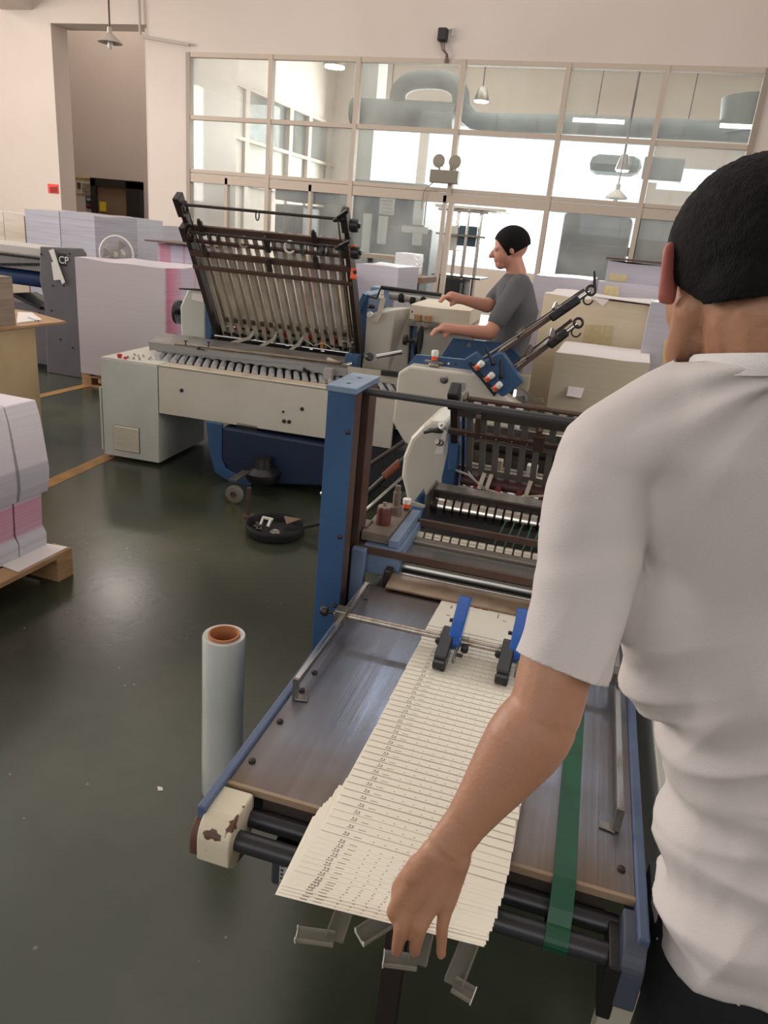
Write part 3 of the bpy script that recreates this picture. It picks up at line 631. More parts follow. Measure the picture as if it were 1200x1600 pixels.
labs = (('right-hand upper bundle of white folded sheets on the left pallet', 'right-hand lower pink-edged bundle on the left pallet'), ('upper bundle of white folded sheets cut by the left picture edge', 'lower pink-edged bundle cut by the left picture edge'), ('second upper bundle hidden further along the left pallet', 'second lower bundle hidden further along the left pallet'))
for k in range(3):
    y1 = yf1-k*(W_+.006); y0 = y1-W_
    o = bulged(XS-.3, XS-.012, y0, y1, [(zt0, 0, 0), (zt0+.06, .002, .002), (zm*.6, -.006, -.01), (zm-.01, -.002, -.006)]).build('folded_signature_bundle', LO); tag(o, labs[k][1], 'paper bundle')
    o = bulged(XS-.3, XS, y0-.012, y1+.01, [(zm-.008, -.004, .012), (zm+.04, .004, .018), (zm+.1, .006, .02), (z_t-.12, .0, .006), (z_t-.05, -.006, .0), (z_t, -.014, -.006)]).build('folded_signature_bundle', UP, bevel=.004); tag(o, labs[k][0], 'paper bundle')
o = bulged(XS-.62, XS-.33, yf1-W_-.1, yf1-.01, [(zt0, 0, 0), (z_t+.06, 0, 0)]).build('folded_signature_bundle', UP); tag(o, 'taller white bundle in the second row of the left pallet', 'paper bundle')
m = MB(); m.prism([(XE-.28, 2.1, .127), (XE-.01, 2.06, .127), (XE-.012, 2.34, .127), (XE-.28, 2.3, .127)], (0, 0, .003)); o = m.build('paper_sheet', PAPER); tag(o, 'loose white sheet under the folded stacks on the pallet corner', 'paper')
# ---- stretch film roll on the floor
q = onz(350, 992, .5)
t = thing('stretch_film_roll', 'upright translucent white stretch film roll on the green floor', 'film roll', (q[0], q[1], 0))
FILM = mat('stretch_film', sr(196, 200, 196), .22, col2=sr(180, 186, 184), nscale=3, coat=.5, sss=.3)
MB().lathe([(.0405, .498), (.0535, .5), (.055, .497), (.0548, .3), (.0555, .12), (.0545, .003), (.053, 0), (.0405, .0), (.0405, .498)], (q[0], q[1], 0), n=48).build('film', FILM, t, smooth=True)
MB().lathe([(.0405, .505), (.0405, -.0), (.036, -.0), (.036, .505), (.0405, .505)], (q[0], q[1], 0), n=48).build('cardboard_core', mat('core_board', sr(176, 116, 74), .8), t, smooth=True)
# little scrap of paper on the floor
q = onz(249, 1234, 0); m = MB(); m.prism([q+(0, -.006, 0), q+(.012, 0, 0), q+(.004, .008, 0), q+(-.01, .006, 0)], (0, 0, .004)); o = m.build('paper_scrap', PAPER); tag(o, 'tiny white paper scrap on the floor left of the film roll', 'scrap')
# ---- black tub with cast-off machine pieces
q = (onz(430, 822, .04)); r = .15
t = thing('parts_tray', 'round shallow black rubber tray of spare pieces on the floor', 'tray', (q[0], q[1], 0))
MB().lathe([(0, .0), (r*.95, 0), (r, .012), (r*.99, .03), (r*1.02, .034), (r*1.02, .05), (r*.98, .058), (r*.95, .05), (r*.93, .014), (0, .012)], (q[0], q[1], 0), n=48).build('tray_wall', RUBBER, t, smooth=True)
MB().bar((q[0]+r*.9, q[1]+.05, .05), (q[0]+r*1.7, q[1]+.1, .09), .05, .012).build('handle_tongue', RUBBER, t)
o = MB().ring((q[0]+.02, q[1]-.04, .024), (0, 0, 1), .02, .009, 20, 8).build('spacer_ring', STEEL, smooth=True); tag(o, 'round steel ring in the middle of the black tray', 'ring')
for k, (dx, dy, lab) in enumerate(((-.1, -.01, 'steel bolt nearest the left rim of the black tray'), (-.075, -.035, 'dark collar beside the bolt in the black tray'))):
    o = MB().lathe([(.016, 0), (.018, .014), (.009, .016), (.009, .03), (0, .03)], (q[0]+dx, q[1]+dy, .013), n=12).build('steel_piece', STEEL); tag(o, lab, 'metal piece')
m = MB(); m.bar((q[0]-.09, q[1]+.03, .06), (q[0]-.03, q[1]+.03, .06), .014, .01); m.bar((q[0]-.085, q[1]+.03, .06), (q[0]-.085, q[1], .03), .01, .012); m.bar((q[0]-.04, q[1]+.03, .06), (q[0]-.04, q[1]-.005, .03), .012, .012); o = m.build('bracket', KNOBW); tag(o, 'small white metal bracket lying across the tray rim', 'bracket')
m = MB(); m.prism([(q[0]+.0, q[1]+.1, .062), (q[0]+.1, q[1]+.1, .066), (q[0]+.05, q[1]+.03, .05)], (0, 0, .002)); o = m.build('cardboard_piece', mat('cardboard', sr(118, 96, 76), .9)); tag(o, 'torn cardboard triangle on the back rim of the tray', 'cardboard')
# ---- right-hand stock: cream piles, lilac piles
CRM = ramp_mat('cream_ream_stack', 2, [(0, sr(208, 194, 168)), (1, sr(214, 200, 174))], .8, lines=.05, lscale=160)
CRM2 = ramp_mat('cream_ream_stack_light', 2, [(0, sr(222, 206, 176)), (1, sr(228, 212, 184))], .8, lines=.05, lscale=160)
YS = 4.7
ls = RF.V(868, 552, YS); rs = RF.V(1016, 566, YS); zl = float((ls[2]+rs[2])/2)
o = wavy_top(MB(), RF, ls[0], rs[0], YS, YS+.7, .12, zl, .008).build('cream_paper_stack', [CRM]); tag(o, 'lower cream paper stack behind the second folding unit', 'paper stack')
o.data.materials.append(PAPER)
for f in o.data.polygons:
    if f.normal.z > .8: f.material_index = 1
pallet(RF, ls[0], rs[0], YS, YS+.7, .12, 'wooden pallet under the lower cream stack')
YU = 5.6
lu = RF.V(850, 463, YU); ru = RF.V(1036, 474, YU); zu = float((lu[2]+ru[2])/2)
o = wavy_top(MB(), RF, lu[0], ru[0], YU, YU+.8, .12, zu, .01).build('cream_paper_stack', [CRM2]); tag(o, 'taller cream paper stack just left of the worker in white', 'paper stack')
o.data.materials.append(PAPER)
for f in o.data.polygons:
    if f.normal.z > .8: f.material_index = 1
pallet(RF, lu[0], ru[0], YU, YU+.8, .12, 'wooden pallet under the taller cream stack')
def label_on(px, Y, mt, lab, th=.004, name='paper_label'):
    m = MB(); m.prism([ony(x, y, Y-th) for x, y in px], (0, th, 0)); o = m.build(name, mt); tag(o, lab, 'label'); return o
YLW = mat('yellow_label_paper', sr(214, 198, 154), .8, col2=sr(200, 182, 138), nscale=30)
label_on([(914, 507), (957, 509), (953, 547), (909, 543)], YU, YLW, 'pale yellow printed label on the taller cream stack')
m = MB(); q0 = ony(886, 618, YS-.01); q1 = ony(912, 620, YS-.01)
m.prism([ony(888, 604, YS-.002), ony(913, 607, YS-.002), ony(907, 623, YS-.05), ony(885, 619, YS-.05)], (0, 0, .003)); m.prism([ony(885, 619, YS-.05), ony(907, 623, YS-.05), ony(909, 619, YS-.002), ony(889, 616, YS-.002)], (0, 0, .002))
o = m.build('paper_slip', PAPER); tag(o, 'folded white slip sticking out of the lower cream stack', 'paper slip')
m = MB(); m.prism([ony(922, 463, YU-.06), ony(1020, 476, YU-.06), ony(1020, 472, YU+.25), ony(925, 462, YU+.25)], (0, 0, .005)); m.prism([ony(922, 463, YU-.06), ony(942, 478, YU-.06), ony(952, 468, YU-.05)], (0, .01, 0)); o = m.build('cover_sheet', PAPER); tag(o, 'curled white cover sheet on top of the taller cream stack', 'paper')
def lstack(x0, x1, Y, dep, yt, label):
    a = RF.V(x0, yt[0], Y); b = RF.V(x1, yt[1], Y); z = float((a[2]+b[2])/2)
    o = wavy_top(MB(), RF, a[0], b[0], Y, Y+dep, 0.0, z, .008).build('wrapped_paper_stack', LIL); tag(o, label, 'paper stack'); return a[0], b[0], z
lstack(835, 924, 6.6, .9, (431, 437), 'lilac film wrapped stack behind the raised buckle arm')
lstack(935, 1080, 6.5, .4, (441, 452), 'lilac film wrapped stack directly behind the taller cream stack')
x0, x1, z = lstack(950, 1110, 7.0, .9, (410, 420), 'topmost lilac stack with a dark board against the glass')
o = MB().box(RF, x0-.02, x1+.05, 6.95, 7.95, z+.012, z+.03).build('cover_board', BROWN); tag(o, 'dark thin board on the topmost lilac stack', 'board')
x0, x1, z = lstack(1017, 1140, 5.2, .45, (476, 482), 'lilac wrapped stack edge between the cream piles and the worker')
label_on([(945, 446), (968, 448), (966, 468), (941, 466)], 6.5, YLW, 'yellow label on the lilac stack near the worker head')
label_on([(953, 427), (980, 430), (978, 441), (951, 438)], 7.0, YLW, 'yellow label high on the topmost lilac stack')
label_on([(1037, 531), (1060, 530), (1060, 560), (1034, 574)], 5.2, YLW, 'yellow label beside the worker collar')
# stack and small table beyond the first unit's feeder
a = RF.V(557, 411, 8.0); b = RF.V(623, 418, 8.0)
o = wavy_top(MB(), RF, a[0], b[0], 8.0, 8.8, 0, float(a[2]), .008).build('wrapped_paper_stack', LIL); tag(o, 'lilac wrapped stack right of the rear buckle plates', 'paper stack')
q0 = RF.V(622, 430, 9.2); q1 = RF.V(660, 434, 9.2)
t = thing('workbench', 'low brown bench with a white covered pile before the glass', 'bench', ((q0[0]+q1[0])/2, 9.5, 0))
MB().box(RF, q0[0], q1[0], 9.2, 9.9, q0[2]-.07, q0[2]).build('bench_top', mat('bench_wood', sr(120, 84, 58), .6), t)
for u in (q0[0]+.05, (q0[0]+q1[0])/2+.05): MB().box(RF, u, u+.05, 9.25, 9.3, 0, q0[2]-.07).build('leg', DARK, t)
q0 = RF.V(560, 395, 9.6); q1 = RF.V(640, 405, 9.6)
t = thing('long_table', 'long grey table with white film on it standing by the glass', 'table', ((q0[0]+q1[0])/2, 9.9, 0))
MB().box(RF, q0[0], q1[0], 9.6, 10.3, q0[2]-.05, q0[2]).build('table_top', FRAMED, t)
for u in (q0[0]+.1, q1[0]-.15): MB().box(RF, u, u+.06, 9.7, 9.76, 0, q0[2]-.05).build('leg', DARK, t)
q0 = RF.V(618, 398, 9.5); q1 = RF.V(642, 430, 9.5)
m = MB(); m.box(RF, q0[0], q1[0], 9.5, 10, q1[2], q0[2]+.03); o = m.build('white_film_pile', mat('crumpled_film', sr(222, 222, 220), .3, bump=.8, bscale=30)); tag(o, 'white crumpled film hanging over the end of the long table', 'film')

# ============================================================ REAR STATION: control cabinet, register table, first folding unit
cvz = .644
t = thing('control_cabinet', 'grey-white control cabinet with louvred vent and red buttons on top', 'control cabinet', RM.w(-.185, .3, 0), RM.rot)
MB().box(RM, -.375, .012, 0, .62, .02, cvz-.008).build('body', WHITED, t, bevel=.004)
MB().prism([RM.w(-.372, .004, cvz-.008), RM.w(.014, .004, cvz-.008), RM.w(.014, .62, cvz-.008), RM.w(-.372, .62, cvz-.008)], (0, 0, .008)).build('top_panel', WHITE, t, bevel=.002)
MB().box(RM, -.392, -.38, .0, .5, .05, .45).build('side_door', WHITED, t)
def rmv(x, y, v=-.002): return RM.V(x, y, v)
a = rmv(178, 663); b = rmv(219, 709)
m = MB(); m.box(RM, a[0], b[0], -.004, 0, b[2], a[2]); f = m.build('vent_plate', mat('vent_beige', sr(120, 112, 96), .5), t)
m = MB()
for k in range(13):
    z = b[2]+.01+(a[2]-b[2]-.02)*k/12; m.prism([RM.w(a[0]+.004, -.012, z-.003), RM.w(b[0]-.004, -.012, z-.003), RM.w(b[0]-.004, -.003, z+.005), RM.w(a[0]+.004, -.003, z+.005)], (0, 0, .003))
m.build('louvre', mat('louvre_pale', sr(204, 196, 178), .5), f)  # pale louvres against the darker vent plate
def topz(x, y, z=cvz): return RM.Z(x, y, z)
for i, (x, y, r, h) in enumerate(((187, 556, .014, .02), (196, 558, .010, .012))):
    q = RM.w(*topz(x, y+3)); m = MB(); m.lathe([(r*.8, 0), (r*.8, h*.5), (r*1.15, h*.6), (r*1.2, h), (r*.7, h*1.25), (0, h*1.3)], q, n=20); m.build('red_button', RED, t, smooth=True)['label'] = 'large red mushroom button' if i == 0 else 'small red mushroom button'
for (x, y) in ((200, 560), (210, 556), (209, 562), (216, 558), (224, 558), (218, 563), (236, 561), (243, 559), (233, 563)):
    q = RM.w(*topz(x, y)); MB().lathe([(.010, 0), (.010, .006), (.007, .007), (.0065, .016), (0, .017)], q, n=16).build('push_button', CHROME, t, smooth=True)
# register (roller) table
UR = 1.50
t = thing('register_table', 'cream inclined-roller register table between the cabinet and second folding unit', 'conveyor', RM.w(.75, .25, 0), RM.rot)
MB().box(RM, .018, UR, .0, .022, .345, cvz).build('front_cover', WHITE, t, bevel=.004)
MB().box(RM, .018, UR, .0, .13, cvz-.012, cvz-.002).build('top_ledge', mat('worn_cream_ledge', sr(188, 172, 148), .5, col2=sr(150, 130, 108), nscale=9, ncon=(.5, .75)), t)
MB().box(RM, .018, UR, .5, .52, .345, cvz).build('rear_cover', WHITE, t)
MB().box(RM, .02, UR, .13, .5, .6, .62).build('bed', mat('bed_grey', sr(98, 92, 84), .5, metal=.3), t)
for i, (x, y) in enumerate(((284, 610), (472, 639), (444, 658), (452, 659), (443, 643))):
    q = RM.w(*rmv(x, y, 0)); MB().lathe([(.012 if i != 4 else .006, 0), (.012 if i != 4 else .006, .004), (.007, .005), (.006, .012), (0, .013)], q, -RM.v, 14).build('cover_screw', DARK, t)
n = 30
for k in range(n):
    u = -.18+k*(UR+.12)/n
    p = RM.w(u, .44, cvz+.002); q = RM.w(u+.12, .13, cvz+.002)
    MB().tube([p, q], .0195, 14).build('roller', mat('satin_roller', sr(186, 188, 192), .3, metal=.6), t, smooth=True)
# guide plate with scalloped edge
m = MB(); pts = [RM.w(-.22, .30, cvz+.075), RM.w(1.12, .30, cvz+.075)]
edge = []
for k in range(17, -1, -1):
    u0 = -.22+k*1.34/18
    for j in range(5, 0, -1): edge.append(RM.w(u0+1.34/18*j/5, .285, cvz+.018+.012*math.sin(PI*(j-.5)/5)))
m.prism(pts+edge, RM.v*.003); m.build('scalloped_guide_plate', mat('grey_guide_plate', sr(128, 126, 122), .5, metal=.3), t)
m = MB(); m.prism([RM.w(-.22, .30, cvz+.075), RM.w(1.12, .30, cvz+.075), RM.w(1.06, .62, cvz+.09), RM.w(-.30, .62, cvz+.09)], (0, 0, .002)); m.build('tilted_top_sheet', mat('tinplate', sr(150, 150, 148), .35, metal=.6, col2=sr(120, 110, 98), nscale=7), t)
MB().bar(RM.w(-.05, .34, cvz+.082), RM.w(1.05, .4, cvz+.09), .05, .006).build('worn_strip', mat('worn_strip', sr(146, 124, 100), .5, metal=.3, col2=sr(170, 160, 146), nscale=12), t)
for (x, y) in ((310, 544), (475, 577)):
    q = RM.w(*RM.V(x, y, .28)); m = MB(); m.ball(q, .012); m.bar(q, q+RM.u*.045-RM.v*.01+np.array([0, 0, -.006]), .008, .006); m.build('wing_screw', BLACK, t, smooth=True)
for (x, y) in ((290, 538), (326, 540)):
    q = RM.w(*RM.V(x, y, .32)); m = MB(); m.lathe([(.004, -.01), (.004, .016), (.01, .018), (.01, .024), (0, .024)], q, n=10); m.build('thumb_screw', BLACK, t)
# legs, base frame under the table
MB().box(RM, .34, .52, .35, .75, .2, .5).build('blue_leg_plate', BLUE, t)
t2 = thing('machine_base', 'dark blue machine base on casters beneath the register table', 'machine base', RM.w(.9, .9, 0), RM.rot)
bv = -.05
def bq(x, y, v=bv): return RM.w(*RM.V(x, y, v))
MB().prism([bq(346, 668), bq(520, 698), bq(520, 760), bq(405, 756), bq(360, 738), bq(346, 718)], RM.v*.55).build('frame_block', NAVY, t2, bevel=.01)
MB().prism([bq(322, 659, -.06), bq(346, 663, -.06), bq(346, 718, -.06), bq(352, 732, -.06), bq(362, 738, -.06), bq(392, 750, -.06), bq(392, 765, -.06), bq(372, 762, -.06), bq(335, 738, -.06), bq(326, 700, -.06)], RM.v*.03).build('side_plate', BLUE, t2, bevel=.003)
MB().box(RM, .5, 1.3, .5, .93, .1, .5).build('rear_block', NAVY, t2)
MB().prism([bq(370, 660, .0), bq(402, 666, .0), bq(402, 700, .0), bq(370, 696, .0)], RM.v*.02).build('dark_cover_plate', BLACK, t2)
q = onz(362, 788, 0)+np.array([0, .03, .052])
m = MB(); m.lathe([(.042, -.014), (.052, -.01), (.052, .01), (.042, .014), (.02, .016), (.02, -.016), (.042, -.014)], q, RM.v, 28); m.build('caster_wheel', mat('caster_grey', sr(120, 112, 100), .6), t2, smooth=True)
m = MB(); m.bar(q+RM.v*.022, q+RM.v*.022+np.array([0, 0, .09]), .03, .004); m.bar(q-RM.v*.022, q-RM.v*.022+np.array([0, 0, .09]), .03, .004); m.bar(q-RM.v*.03+np.array([0, 0, .09]), q+RM.v*.16+np.array([0, 0, .09]), .05, .01); m.build('caster_fork', STEEL, t2)
q = onz(388, 808, 0); m = MB(); m.lathe([(.035, 0), (.035, .012), (.012, .014), (.012, .17), (0, .17)], q); m.build('levelling_foot', BROWN, t2, smooth=True)
m = MB(); m.lathe([(.09, 0), (.1, .02), (.1, .05), (.06, .08), (.05, .14), (0, .14)], bq(410, 750, -.12)); m.build('motor', BLACK, t2, smooth=True)

t = thing('folding_unit', 'rear folding unit with two wide raised buckle plates of steel slats', 'folding machine', RM.w(.55, 1.1, 0), RM.rot)
VF = .85
def fv(x, y, v=VF): return RM.w(*RM.V(x, y, v))
MB().box(RM, -.18, 1.3, VF+.1, VF+.7, .2, .72).build('lower_body', NAVY, t)
# covers
m = MB(); m.prism([fv(281, 479), fv(293, 452), fv(320, 450), fv(321, 530), fv(283, 526)], RM.v*.5); m.build('left_cover', WHITED, t, bevel=.012)
def dz(q, z): q = q.copy(); q[2] = z; return q
a = RM.V(572, 491, VF); b = RM.V(618, 484, VF); zb = RM.V(600, 590, VF)[2]
zt = .98
ub = b[0]
m = MB(); m.hexa([RM.w(a[0], VF, zb), RM.w(ub-.02, VF, zb), RM.w(ub+.1, VF+.12, zb), RM.w(a[0], VF+.6, zb), fv(572, 492), fv(617, 484), RM.w(ub+.07, VF+.16, RM.V(640, 480, VF+.16)[2]), RM.w(a[0], VF+.6, zt+.02)])
m.hexa([RM.w(ub-.02, VF, zb), RM.w(ub+.1, VF+.12, zb), RM.w(ub+.12, VF+.6, zb), RM.w(a[0], VF+.6, zb), fv(617, 484), RM.w(ub+.07, VF+.16, RM.V(640, 480, VF+.16)[2]), RM.w(ub+.09, VF+.6, zt+.02), RM.w(a[0], VF+.6, zt+.02)])
m.build('right_cover', WHITE, t, bevel=.01)
for k, (x, y) in enumerate(((631, 488), (644, 487))):
    q = RM.w(*RM.V(x, y, VF+.1)); MB().ball(q, .006).build('cover_screw', DARK, t)
# handwheels
q = fv(281, 488, VF+.15); MB().lathe([(.02, -.02), (.02, .0), (.075, .005), (.085, .0), (.085, .02), (.075, .026), (.02, .02), (0, .02)], q, -RM.u, 36).build('left_handwheel', BLACK, t, smooth=True)
q = fv(652, 532, VF-.14); MB().lathe([(.012, -.03), (.012, 0), (.09, .004), (.098, .0), (.10, .016), (.094, .022), (.08, .014), (.0, .012)], q, RM.u, 36).build('right_handwheel', BLACK, t, smooth=True)
q = fv(633, 531, VF+.0); MB().lathe([(.034, -.01), (.034, .012), (.014, .014), (.014, .06), (0, .06)], q, RM.u, 24).build('wheel_hub', DARK, t, smooth=True)
# blue side plates
m = MB(); m.prism([fv(320, 472), fv(330, 470), fv(330, 528), fv(321, 531)], RM.v*.4); m.build('side_plate', BLUE, t, bevel=.003)
m = MB(); m.prism([fv(562, 551), fv(554, 486), fv(570, 456), fv(577, 461), fv(573, 492), fv(570, 551)], RM.v*.4); m.build('side_plate', BLUE, t, bevel=.003)
m = MB(); m.prism([fv(556, 487, VF-.01), fv(570, 457, VF-.01), fv(575, 460, VF-.01), fv(562, 492, VF-.01)], -RM.v*.05); m.build('blue_wedge', BLUE, t, bevel=.003)
# buckle plates: local plane from the fold rollers up towards the roller table
uL, uR = .03, 1.055
def plate(name, vb, zb_, vt, zt_, n_sl, extra):
    P = MB; d = np.array([0, vt-vb, zt_-zb_]); Lg = np.linalg.norm(d); d = d/Lg
    nrm = np.array([0, -d[2], d[1]])   # towards the camera side
    def L(u, s, h=0): v = np.array([u, vb, zb_])+d*s*Lg+nrm*h; return RM.w(*v)
    up = L(0, 0, 1)-L(0, 0, 0)
    root = t
    sc_ = P(); 
    for k in range(n_sl):
        u = uL+.06+(uR-uL-.12)*k/(n_sl-1)
        m = P(); m.bar(L(u, .0), L(u, extra['slat']), .031, .006, up); m.build('slat', SLAT, root)
    for u, w_ in ((uL, .05), (uR, .05)):
        m = P(); m.bar(L(u, -.05, .0), L(u, 1.0, .0), .03, .055, up); m.bar(L(u, .9, .015), L(u, 1.02, .02), .04, .075, up); m.build('side_rail', DARK, root, bevel=.004)
        m = P(); m.tube([L(u+(.045 if u < .5 else -.045), .12, .02), L(u+(.045 if u < .5 else -.045), .98, .02)], .005, 8); m.build('adjusting_rod', STEEL, root)
    for s_, h_, w_, mt in extra['bars']:
        m = P(); m.bar(L(uL-.01, s_, h_), L(uR+.01, s_, h_), w_, .016, up); m.build('cross_bar', mt, root, bevel=.002)
    m = P(); m.tube([L(uL, .975, .035), L(uR-.02, .975, .035)], .0085, 12); m.build('top_rod', DARK, root, smooth=True)
    m = P(); m.ring(L(uL+.035, .955, .03), RM.u, .03, .009, 20, 8); m.build('pulley', DARK, root, smooth=True)
    q = L(uR+.05, .94, .03); m = P(); m.lathe([(.034, -.02), (.038, 0), (.034, .028), (.012, .03), (.012, .04), (0, .04)], q, RM.u, 20); m.build('scale_knob', BLACK, root, smooth=True)
    m = P(); m.ball(L(uR-.01, .985, .045), (.03, .02, .022)); m.ball(L(uR-.05, .975, .05), (.016, .02, .012)); m.bar(L(uR-.03, 1.0, .06), L(uR+.03, 1.04, .05), .018, .02, up); m.build('stop_clamp', BLACK, root, smooth=True)
    q = L(uR+.04, .82, .04); m = P(); m.bar(q, q-RM.v*.012-np.array([0, 0, .062]), .034, .03, up); m.build('orange_counter', ORANGE, root, bevel=.006)
    q2 = q+RM.u*.012+np.array([0, 0, -.02])-RM.v*.02; P().lathe([(.012, -.004), (.012, .004), (0, .005)], q2, -RM.v, 14).build('counter_window', BLACK, root)
    return L, up
bA = [(.80, .02, .03, BROWN), (.695, .035, .02, BROWN)]
LR_, upR = plate('rear', .84, .76, .26, 1.6, 16, dict(slat=.83, bars=[(.815, .016, .04, BROWN), (.735, .03, .022, BROWN)]))
LF_, upF = plate('front', .78, .75, .33, 1.445, 16, dict(slat=.80, bars=[(.79, .02, .04, BROWN), (.68, .035, .024, BROWN)]))
for (L_, up_) in ((LR_, upR), (LF_, upF)):
    for u, s_ in ((.55, .76), (.86, .83), (.14, .83)):
        m = MB(); m.bar(L_(u, s_-.04, .045), L_(u, s_+.05, .045), .03, .02, up_); m.ball(L_(u, s_+.06, .05), .012); m.build('bar_clamp', DARK, t, bevel=.003)
# red brown stop blocks across the slats
for k in range(14):
    u = .14+k*.064; m = MB(); m.bar(LF_(u, .16, .012), LF_(u, .2, .012), .022, .012, upF); m.build('stop_block', BROWN, t)
for k in range(15):
    u = .1+k*.064; m = MB(); m.bar(LF_(u, .02, .01), LF_(u, .045, .01), .02, .012, upF); m.build('slat_foot', BLACK, t)
# loose rings hung on the rods
def hang(L_, u, r, mt, th=.004, s_=.975, arc=(0, 2*PI), tilt=.25):
    c = L_(u, s_, .035)-np.array([0, 0, r*.85]); ax = RM.u*math.cos(tilt*PI)+RM.v*math.sin(tilt*PI)
    m = MB(); m.ring(c, ax, r, th, 22, 8, *arc); m.build('hanging_ring', mt, t, smooth=True)
hang(LR_, .53, .026, DARK)
for u, mt, tl in ((.2, DARK, .1), (.25, DARK, .1), (.6, DARK, .3), (.80, BLACK, .3), (.9, BLACK, .3), (.935, BLACK, .25)): hang(LF_, u, .028, mt, .006 if mt is BLACK else .004, tilt=tl)
hang(LF_, .71, .032, mat('white_hose', sr(216, 212, 206), .4), .007, tilt=.5, arc=(.6, 5.4)); hang(LF_, .42, .03, FRAMED, .006, tilt=.5, arc=(.8, 5.2))
# fold roller zone
m = MB(); m.box(RM, .02, 1.06, VF+.02, VF+.3, .6, .8); m.build('roller_housing', mat('matt_black', sr(26, 24, 24), .7), t)  # one even near-black
def rod(x0, y0, x1, y1, v, r, mt, nm): MB().tube([fv(x0, y0, v), fv(x1, y1, v)], r, 14).build(nm, mt, t, smooth=True)
rod(350, 507, 556, 535, VF-.03, .02, DARK, 'fold_shaft'); rod(350, 509, 375, 512, VF-.04, .013, CHROME, 'fold_shaft_end'); rod(532, 533, 554, 536, VF-.04, .013, CHROME, 'fold_shaft_end')
rod(336, 524, 548, 552, VF-.12, .0085, CHROME, 'delivery_shaft')
rod(330, 490, 565, 520, VF-.05, .01, BROWN, 'guide_bar'); rod(336, 500, 560, 532, VF+.0, .012, DARK, 'guide_bar')
m = MB(); m.bar(fv(345, 488, VF-.06), fv(560, 519, VF-.06), .02, .02); m.build('switch_rail', mat('pale_rail', sr(140, 130, 116), .5), t)
for (x, y) in ((373, 511), (416, 516), (449, 521), (488, 526), (523, 531)):
    q = fv(x, y, VF-.045); d = fv(556, 535, VF)-fv(350, 507, VF); MB().lathe([(.023, -.014), (.025, -.01), (.025, .01), (.023, .014), (0, .014)], q, d, 20).build('red_roller', RED, t, smooth=True)
for x, y in ((450, 540), (487, 546), (505, 549), (520, 548), (400, 532)):
    q = fv(x, y, VF-.12); MB().lathe([(.012, -.012), (.012, .012), (0, .012)], q, d, 16).build('shaft_collar', CHROME, t, smooth=True)
for (x0, y0, x1, y1, x2, y2) in ((398, 515, 390, 528, 362, 536), (432, 518, 428, 530, 406, 542), (475, 524, 468, 536, 450, 550)):
    m = MB(); m.bar(fv(x0, y0, VF-.08), fv(x1, y1, VF-.14), .022, .003, RM.v); m.bar(fv(x1, y1, VF-.14), fv(x2, y2, VF-.24), .022, .003, RM.v); m.build('paper_guide_strap', LEVER, t)
for (x, y) in ((398, 503), (468, 506), (475, 508), (505, 517), (545, 513), (428, 505)):
    q = fv(x, y, VF-.09); m = MB(); m.bar(q+np.array([0, 0, .02]), q-np.array([0, 0, .02]), .016, .012, RM.v); m.build('limit_switch', CABLE, t, bevel=.002)
for pts in (((455, 495), (463, 481), (475, 484), (470, 500), (462, 508)), ((548, 514), (556, 520), (560, 535), (561, 548)), ((475, 530), (490, 540), (505, 536), (520, 545), (530, 546)), ((430, 500), (440, 492), (452, 500), (448, 515))):
    m = MB(); m.tube([fv(x, y, VF-.11) for x, y in pts], .0035, 8); m.build('cable', CABLE, t, smooth=True)
m = MB(); m.ball(fv(452, 506, VF-.08), (.03, .02, .02)); m.ball(fv(460, 498, VF-.06), (.018, .018, .022)); m.build('air_jet', mat('beige_casting', sr(150, 140, 124), .5), t, smooth=True)
MB().bar(fv(503, 532, VF-.1), fv(503, 545, VF-.1), .02, .01, RM.v).build('orange_tab', mat('dull_orange', sr(186, 106, 34), .5), t)
# levers and labels on the covers
m = MB(); m.tube([fv(280, 451, VF-.02), fv(318, 453, VF-.02)], [.005, .009], 8); m.build('left_lever', BLACK, t)
m = MB(); m.prism([fv(301, 458, VF-.006), fv(318, 460, VF-.006), fv(317, 473, VF-.006), fv(299, 468, VF-.006)], RM.v*.005); m.build('paper_tag', PAPER, t)
m = MB(); m.tube([fv(576, 463, VF-.06), fv(588, 466, VF-.08)], .007, 8); m.tube([fv(588, 466, VF-.08), fv(597, 446, VF-.08)], [.008, .006], 8); m.build('clamp_lever', BLACK, t, smooth=True)
m = MB(); q = fv(596, 466, VF-.05); m.lathe([(.016, 0), (.016, .02), (.012, .022), (.012, .05), (0, .05)], q, (0, 0, 1), 16); m.build('feed_knob', KNOBW, t, smooth=True)
MB().lathe([(.014, 0), (.014, .02), (0, .02)], q+np.array([0, 0, .004]), (0, 0, 1), 16).build('red_collar', RED, t)
m = MB(); q = fv(579, 491, VF-.08); m.lathe([(.018, 0), (.018, .03), (.0, .032)], q, -RM.v, 18); m.build('grey_knob', KNOBW, t, smooth=True)
m = MB(); m.ball(fv(580, 479, VF-.06), (.03, .02, .016)); m.build('black_clamp', BLACK, t, smooth=True)
m = MB(); m.prism([fv(594, 467, VF-.07), fv(603, 465, VF-.07), fv(597, 490, VF-.07), fv(590, 503, VF-.07), fv(578, 501, VF-.07), (fv(588, 494, VF-.07))], RM.v*.003); m.build('hanging_label', mat('aged_tag', sr(206, 196, 178), .8), t)
